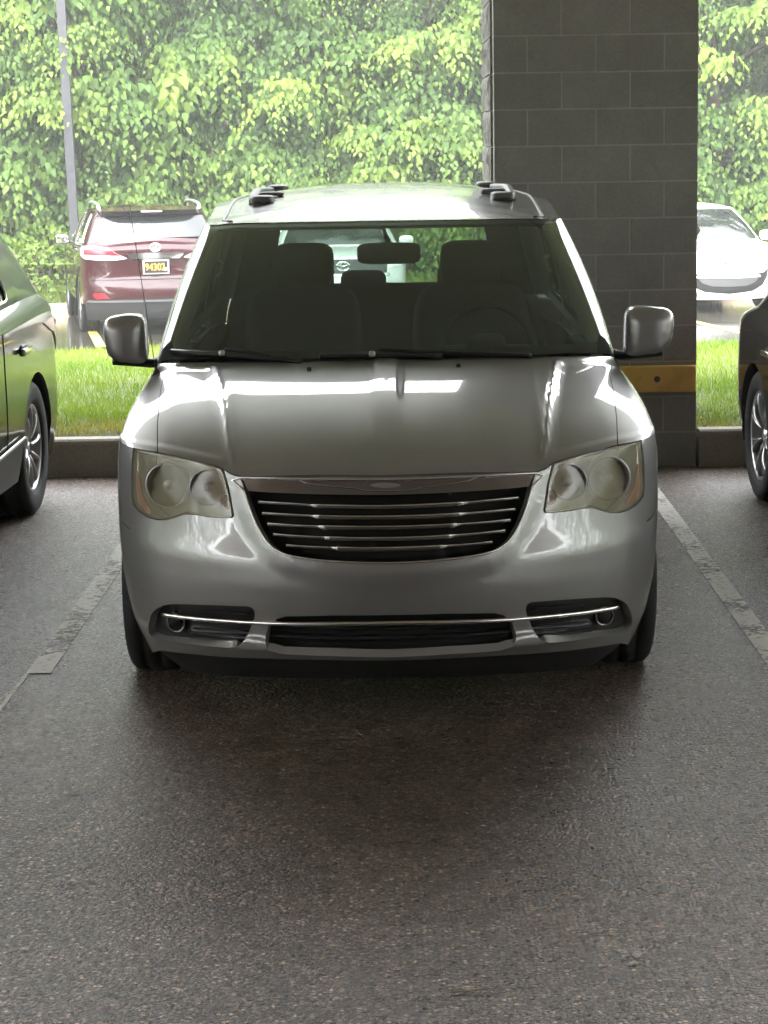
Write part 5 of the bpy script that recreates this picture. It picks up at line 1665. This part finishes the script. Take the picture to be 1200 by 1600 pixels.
# ------------------------------------------------------------------ planting
def leafmat(name, transl=.45, gloss=.16):
    mt, t, out = newmat(name)
    at = N(t, 'ShaderNodeAttribute'); at.attribute_name = 'tint'
    p = N(t, 'ShaderNodeBsdfPrincipled'); p.inputs['Roughness'].default_value = .55; p.inputs['Specular IOR Level'].default_value = gloss
    L(t, at.outputs['Color'], p.inputs['Base Color'])
    tr = N(t, 'ShaderNodeBsdfTranslucent')
    hv = N(t, 'ShaderNodeMix', data_type='RGBA', blend_type='MULTIPLY'); hv.inputs['Factor'].default_value = 1
    L(t, at.outputs['Color'], hv.inputs[6]); hv.inputs[7].default_value = (1.15, 1.22, .5, 1)
    L(t, hv.outputs[2], tr.inputs[0])
    mx = N(t, 'ShaderNodeMixShader'); mx.inputs[0].default_value = transl
    L(t, p.outputs[0], mx.inputs[1]); L(t, tr.outputs[0], mx.inputs[2]); L(t, mx.outputs[0], out.inputs[0])
leafmat('leaf')
leafmat('grass', .35, .2)
LEAF = np.array([(0, 0, 0), (-.34, .22, .08), (-.27, .56, .06), (0, 1.08, -.10), (.27, .56, .06), (.34, .22, .08), (0, .42, -.02)], float)
LEAF_F = np.array([(0, 6, 1), (1, 6, 2), (2, 6, 3), (3, 6, 4), (4, 6, 5), (5, 6, 0)])
def unit(v):
    return v / (np.linalg.norm(v, axis=-1)[..., None] + 1e-12)
def leaves(P, axis, nrm, size, col, shape=LEAF, faces=LEAF_F):
    axis = unit(axis); side = unit(np.cross(axis, nrm)); up = np.cross(side, axis)
    k = len(shape)
    V = P[:, None] + size[:, None, None] * (side[:, None] * shape[None, :, 0, None] + axis[:, None] * shape[None, :, 1, None] + up[:, None] * shape[None, :, 2, None])
    F = (np.arange(len(P)) * k)[:, None, None] + faces[None]
    return V.reshape(-1, 3), F.reshape(-1, 3), np.repeat(col, k, 0)
def lumps(p, r_, n=14, amp=1.0):
    """smooth pseudo-noise from a few random plane waves"""
    k = r_.normal(0, 1, (n, 3)); ph = r_.uniform(0, 6.28, n)
    return (np.sin(p @ k.T + ph)).sum(1) / math.sqrt(n) * amp
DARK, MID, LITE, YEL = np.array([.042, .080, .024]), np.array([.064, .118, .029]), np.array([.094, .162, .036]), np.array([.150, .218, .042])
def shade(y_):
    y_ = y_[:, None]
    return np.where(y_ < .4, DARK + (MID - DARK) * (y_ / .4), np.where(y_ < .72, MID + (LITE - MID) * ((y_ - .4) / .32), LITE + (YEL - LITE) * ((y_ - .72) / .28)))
def crown(name, parent, base, rad, z0, z1, n_spray, seed, bright=0.0, size=.13, nl=17):
    """boughs hang in drooping clumps over the surface of a lumpy column; leaf tips point down"""
    r_ = np.random.default_rng(seed)
    nc = int(n_spray / 6.8)
    th = r_.uniform(-math.pi, math.pi, nc * 3)
    th = th[r_.uniform(0, 1, len(th)) < (.22 + .78 * np.clip(np.cos(th), 0, 1))][:nc]; nc = len(th)
    zf = r_.uniform(0, 1, nc) ** 1.5
    z = z0 + .25 + (z1 - z0) * zf
    prof = np.sqrt(np.clip(1 - np.abs(zf * 1.12 - .42) ** 2.6 / .50, .08, 1))
    d = np.stack([np.sin(th), -np.cos(th), np.zeros(nc)], 1)
    rr = rad * prof * r_.uniform(.52, 1.0, nc)
    cen = np.stack([d[:, 0] * rr, d[:, 1] * rr, z], 1)
    cb = r_.normal(0, .16, nc) + .30 * (rr / (rad * prof) - .76) / .24       # leaves darker on inner boughs, paler on outer ones
    cs = np.exp(r_.normal(0, .22, nc)); csz = np.exp(r_.normal(0, .22, nc))
    ns = 14
    k = np.repeat(np.arange(nc), ns); n = len(k)
    dd = d[k]
    a = r_.uniform(-1.9, 1.9, n)
    side = np.stack([-dd[:, 1], dd[:, 0], np.zeros(n)], 1)
    out = unit(dd * np.cos(a)[:, None] + side * np.sin(a)[:, None] + np.stack([np.zeros(n), np.zeros(n), r_.normal(.15, .30, n)], 1))
    Ln = r_.uniform(.45, 1.05, n) * cs[k]
    root = cen[k] + r_.normal(0, .10, (n, 3))
    sb_ = r_.normal(0, .09, n)
    P, A, Nn, Sz, Cc = [], [], [], [], []
    for j in range(nl):
        f = (j + .6) / nl
        pos = root + out * (Ln * f)[:, None] + np.array([0, 0, -.75]) * (Ln * f * f)[:, None]
        sv = unit(np.cross(out, [0, 0, 1.0])) * (1 if j % 2 else -1)
        pos = pos + sv * r_.uniform(.02, .10, n)[:, None] + r_.normal(0, .022, (n, 3))
        ax = out * .30 + sv * .42 + np.array([0, 0, -.95]) + r_.normal(0, .22, (n, 3))
        nn = out * .45 + dd * .55 + np.array([0, 0, .65]) + r_.normal(0, .26, (n, 3))
        s_ = csz[k] * size * (1.08 - .5 * f ** 2) * r_.uniform(.7, 1.2, n)
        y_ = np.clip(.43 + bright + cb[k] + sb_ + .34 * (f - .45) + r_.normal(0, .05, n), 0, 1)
        P.append(pos); A.append(ax); Nn.append(nn); Sz.append(s_); Cc.append(shade(y_))
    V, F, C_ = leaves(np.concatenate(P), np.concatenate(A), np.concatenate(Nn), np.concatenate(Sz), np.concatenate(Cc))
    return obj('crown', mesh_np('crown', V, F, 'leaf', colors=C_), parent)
def trunk(parent, h, r0, seed, lean=(0, 0)):
    r_ = np.random.default_rng(seed)
    zz = np.linspace(0, h, 9)
    P = np.stack([lean[0] * zz / h + r_.normal(0, .05, 9).cumsum() * .6, lean[1] * zz / h + r_.normal(0, .04, 9).cumsum() * .5, zz], 1)
    parts = [sweep(P, circ(r0, 9), (0, 1, 0), False, True, np.linspace(1.1, .35, 9))]
    for b in range(9):
        i = r_.integers(2, 8)
        a = r_.uniform(-math.pi, math.pi); l_ = r_.uniform(1.0, 2.3)
        q = [P[i] + np.array([math.sin(a) * l_ * f, -math.cos(a) * l_ * f, l_ * (.5 * f + .1 * f * f)]) for f in np.linspace(0, 1, 5)]
        parts.append(sweep(q, circ(r0 * .42, 6), (0, .3, 1), False, True, np.linspace(1, .2, 5)))
    V, F, _ = merge(parts)
    return obj('trunk', mesh_np('trunk', V, F, 'bark'), parent)
tree_spec = [  # x, dy, radius, top, bright, sprays, label
    (-10.6, 3.6, 2.3, 8.4, -.06, 520, 'tall dense tree outermost on the left beyond the kerb'),
    (-7.4, 3.9, 2.3, 8.8, -.16, 760, 'dark green tree at the left edge behind the lamp post'),
    (-4.6, 3.1, 2.0, 8.2, .06, 1000, 'leafy tree with pale hanging sprays above the maroon car'),
    (-1.9, 3.4, 2.1, 8.9, .02, 1050, 'broad-leaved tree left of centre above the minivan roof'),
    (.6, 2.9, 2.0, 8.1, .16, 1050, 'bright yellow-green tree directly above the minivan roof'),
    (3.1, 3.7, 2.1, 8.7, -.04, 950, 'dark vine-covered tree partly hidden by the pillar'),
    (5.6, 2.9, 2.0, 8.0, .10, 900, 'fresh green tree just right of the pillar above the white car'),
    (8.2, 3.4, 2.2, 8.6, .16, 700, 'pale green tree furthest right beyond the white car'),
    (11.2, 3.6, 2.3, 8.6, .0, 420, 'tree past the right edge beyond the far kerb')]
for k, (x, dy, rad, top, br, ns, lab) in enumerate(tree_spec):
    zb = LOT + .13 + .9 * float(sstep(.02, .3, dy / 40))
    t_ = thing('broadleaf_tree', lab, 'tree', (x, kline(x) + dy, zb), 0, 'trees along the far kerb')
    trunk(t_, top * .8, .13, 200 + k, (random.uniform(-.4, .4), 0))
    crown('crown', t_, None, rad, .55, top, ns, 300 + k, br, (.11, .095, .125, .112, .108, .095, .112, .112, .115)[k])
# dense wood behind the first row
r_ = np.random.default_rng(11)
nw = 85000
xw = r_.uniform(-16, 16, nw); zw_ = r_.uniform(0, 1, nw) ** 1.0 * 8.6
yw = kline(xw) + 5.6 + r_.uniform(0, 3.2, nw) + .7 * np.sin(xw * 1.7) + .5 * np.sin(zw_ * 1.9 + xw)
Pw = np.stack([xw, yw, zw_ + LOT + .1], 1)
tn = np.clip(.25 + .25 * lumps(Pw * .8, np.random.default_rng(5)) + r_.normal(0, .1, nw), 0, 1)[:, None]
V, F, C_ = leaves(Pw, np.array([0, -.3, -.8]) + r_.normal(0, .4, (nw, 3)), np.array([0, -.8, .6]) + r_.normal(0, .4, (nw, 3)), r_.uniform(.14, .30, nw), DARK + (MID - DARK) * tn)
wd = obj('woodland', mesh_np('woodland', V, F, 'leaf', colors=C_))
tag(wd, 'dark woodland foliage massed behind the front row of trees', 'foliage', kind='stuff')
# undergrowth clumps beyond the far kerb
ug = [(-6.3, .9, .75, .95, 'bright bushy weeds at the left beyond the kerb'), (-5.0, .75, .8, 1.0, 'leafy bush beside the maroon car next to the lamp post'), (-2.2, 1.2, .8, 1.0, 'low bush behind the maroon car on its right'), (.8, 1.3, .9, 1.1, 'low bush behind the pale saloon'), (7.3, 1.2, .9, 1.3, 'tall weeds beside the white hatchback')]
for k, (x, dy, rad, h, lab) in enumerate(ug):
    zb = LOT + .13
    t_ = thing('weed_bush', lab, 'bush', (x, kline(x) + dy, zb), 0, 'bushes beyond the far kerb')
    rr_ = np.random.default_rng(700 + k)
    n = 900
    u = unit(rr_.normal(0, 1, (n, 3))); u[:, 2] = np.abs(u[:, 2])
    Pp_ = u * np.array([rad * 1.2, rad * .8, h]) * rr_.uniform(.55, 1.05, n)[:, None] + np.array([0, 0, .05])
    y_ = np.clip(.62 + rr_.normal(0, .2, n), 0, 1)[:, None]
    V, F, C_ = leaves(Pp_, u * .6 + np.array([0, 0, -.2]) + rr_.normal(0, .4, (n, 3)), u * .5 + np.array([0, -.3, .8]) + rr_.normal(0, .35, (n, 3)), rr_.uniform(.06, .13, n), MID + (YEL - MID) * y_)
    obj('foliage', mesh_np('foliage', V, F, 'leaf', colors=C_), t_)
    st_ = [sweep([(0, 0, 0), (a_ * .3, b_ * .2, h * .4), (a_ * .7, b_ * .5, h * .8)], circ(.012, 5), (0, 1, 0)) for a_, b_ in rr_.normal(0, rad * .6, (7, 2))]
    V, F, _ = merge(st_)
    obj('stems', mesh_np('stems', V, F, 'bark'), t_)
# grass blades
BL = np.array([(-.5, 0, 0), (.5, 0, 0), (.34, .55, .05), (-.34, .55, .05), (0, 1, .22)], float)
BLF = np.array([(0, 1, 2), (0, 2, 3), (3, 2, 4)])
def blades(name, X, Y, Z, h, wd_, col, lab, seed):
    r_ = np.random.default_rng(seed); n = len(X)
    ax = np.stack([r_.normal(0, .38, n), r_.normal(0, .38, n), np.ones(n)], 1)
    a = r_.uniform(0, 6.28, n)
    nn = np.stack([np.cos(a), np.sin(a), np.zeros(n)], 1)
    axis = unit(ax); side = unit(np.cross(axis, nn)); up = np.cross(side, axis)
    P = np.stack([X, Y, Z], 1)
    V = P[:, None] + side[:, None] * (BL[None, :, 0, None] * wd_[:, None, None]) + axis[:, None] * (BL[None, :, 1, None] * h[:, None, None]) + up[:, None] * (BL[None, :, 2, None] * h[:, None, None] * .6)
    F = (np.arange(n) * 5)[:, None, None] + BLF[None]
    o = obj(name, mesh_np(name, V.reshape(-1, 3), F.reshape(-1, 3), 'grass', colors=np.repeat(col, 5, 0)))
    tag(o, lab, 'grass', kind='stuff')
    return o
r_ = np.random.default_rng(21)
ng = 120000
X = r_.uniform(-5.2, 5.6, ng); Y = 13.10 + 7.2 * r_.uniform(0, 1, ng) ** 1.25
Z = lawn_z(X, Y) - .005
dry = np.clip(1.25 - (Y - 13.1) / .62 + .35 * np.sin(X * 5.3) * np.sin(X * 2.1 + Y * 3), 0, 1) * r_.uniform(.3, 1, ng)
pat = .5 + .5 * np.sin(X * 1.9 + np.sin(Y * 1.3)) * np.sin(Y * 1.7 + 1)
g0 = np.array([.105, .180, .034]); g1 = np.array([.25, .32, .065]); dr = np.array([.36, .25, .10])
mxk = np.clip(pat * .6 + r_.normal(.2, .22, ng), 0, 1)[:, None]
col = (g0 + (g1 - g0) * mxk) * (1 - dry[:, None]) + dr * dry[:, None]
h = r_.uniform(.035, .085, ng) * (1 - .45 * dry)
blades('lawn_grass', X, Y, Z, h, r_.uniform(.004, .008, ng), col, 'mown green grass on the strip behind the stalls, straw-coloured along the kerb', 31)
ng = 26000
X = r_.uniform(-9, 8.5, ng); v_ = r_.uniform(0, 1, ng) ** 1.4 * 2.4
Y = kline(X) + .2 + v_
Z = LOT + .13 + .9 * sstep(.02, .3, v_ / 40)
mxk = np.clip(r_.normal(.5, .25, ng), 0, 1)[:, None]
blades('verge_grass', X, Y, Z, r_.uniform(.10, .42, ng), r_.uniform(.007, .014, ng), g0 + (g1 - g0) * mxk, 'tall uncut grass beyond the far kerb under the trees', 32)

# ------------------------------------------------------------------ unseen foliage added at both sides to dim the reflected sky
for sx in (-1, 1):
    n = 20000
    Xs = sx * (26 + r_.uniform(0, 3, n)); Ys = r_.uniform(-30, 46, n); Zs = r_.uniform(0, 1, n) ** 1.1 * 8.0
    Ps = np.stack([Xs, Ys, Zs + .2], 1)
    tn = np.clip(.45 + .3 * lumps(Ps * .5, np.random.default_rng(8)) + r_.normal(0, .15, n), 0, 1)[:, None]
    V, F, C_ = leaves(Ps, np.array([-.2 * sx, 0, -.8]) + r_.normal(0, .4, (n, 3)), np.array([-.8 * sx, 0, .6]) + r_.normal(0, .4, (n, 3)), r_.uniform(.28, .55, n), DARK + (LITE - DARK) * tn)
    tag(obj('sky_dimming_foliage', mesh_np('sky_dimming_foliage', V, F, 'leaf', colors=C_)), 'added foliage dimming the sky on the %s beyond the picture' % ('left' if sx < 0 else 'right'), 'foliage', kind='stuff')
# ------------------------------------------------------------------ litter on the asphalt
r_ = np.random.default_rng(3)
mat('grit', (.42, .40, .36), .7)
n = 420
Y = 4.3 + 8.4 * r_.uniform(0, 1, n) ** 1.3; X = r_.uniform(-1.0, 1.0, n) * (Y * .19)
oct_ = np.array([(1, 0, 0), (0, 1, 0), (-1, 0, 0), (0, -1, 0), (0, 0, .7), (0, 0, -.3)])
of = np.array([(0, 1, 4), (1, 2, 4), (2, 3, 4), (3, 0, 4), (1, 0, 5), (2, 1, 5), (3, 2, 5), (0, 3, 5)])
sz = r_.uniform(.002, .0055, n) * np.where(r_.uniform(0, 1, n) < .06, 1.7, 1)
a = r_.uniform(0, 6.28, n)
ca, sa = np.cos(a), np.sin(a)
sh_ = oct_[None] * np.stack([sz * r_.uniform(.8, 1.8, n), sz, sz * .8], 1)[:, None]
V = np.stack([sh_[..., 0] * ca[:, None] - sh_[..., 1] * sa[:, None], sh_[..., 0] * sa[:, None] + sh_[..., 1] * ca[:, None], sh_[..., 2]], -1) + np.stack([X, Y, sz * .3 + .003], 1)[:, None]
F = (np.arange(n) * 6)[:, None, None] + of[None]
tag(obj('grit', mesh_np('grit', V.reshape(-1, 3), F.reshape(-1, 3), 'grit', smooth=False)), 'pale grit and crumbs scattered over the asphalt', 'grit', kind='stuff')
mat('straw', (.30, .25, .17), .8)
for k, (px_, py_, l_, a_, lab) in enumerate(((120, 1240, .045, .9, 'short dry twig lying left in front of the minivan'), (740, 1551, .05, .1, 'brown twig near the bottom of the picture, right of centre'), (560, 1147, .03, 2.0, 'tiny straw just outside the shadow of the minivan'))):
    d = cF + cR * (px_ - 600) / CAM_F - cU * (py_ - 800) / CAM_F
    p = cO + d * (-CAM_H / d[2]) + np.array([0, 0, .006])
    tw = tube('twig', [p + np.array([math.cos(a_) * l_ * f, math.sin(a_) * l_ * f, .003 * math.sin(f * 3)]) for f in np.linspace(-1, 1, 6)], .0022, 'straw', None, k=5, scale=np.linspace(1, .5, 6))
    tag(tw, lab, 'twig', 'twigs on the asphalt')
for k, (px_, py_, sx, sy) in enumerate(((105, 1378, .032, .05), (985, 1497, .028, .06), (60, 1485, .04, .02))):
    d = cF + cR * (px_ - 600) / CAM_F - cU * (py_ - 800) / CAM_F
    p = cO + d * (-CAM_H / d[2])
    rr_ = np.random.default_rng(60 + k); tt_ = np.linspace(0, 2 * math.pi, 17)[:-1]
    rad = rr_.uniform(.5, 1.2, 16)
    V = np.concatenate([[[p[0], p[1], .0045]], np.stack([p[0] + sx * rad * np.cos(tt_), p[1] + sy * rad * np.sin(tt_), np.full(16, .0045)], 1)])
    F = np.array([[0, 1 + i, 1 + (i + 1) % 16] for i in range(16)])
    o = obj('paint_fleck', mesh_np('paint_fleck', V, F, 'fleck')); o['kind'] = 'structure'

# ------------------------------------------------------------------ haze volume added to stand in for lens glare
mt, t, out = newmat('glare_veil')
pv = N(t, 'ShaderNodeVolumePrincipled')
pv.inputs['Color'].default_value = (.93, .96, .93, 1)
pv.inputs['Density'].default_value = .0019
L(t, pv.outputs[0], out.inputs['Volume'])
hz = slab('haze', -155, 155, -125, 225, -2.7, 10.6, 'glare_veil')
hz['kind'] = 'stuff'; hz['label'] = 'thin added veil standing in for lens glare over the whole place'
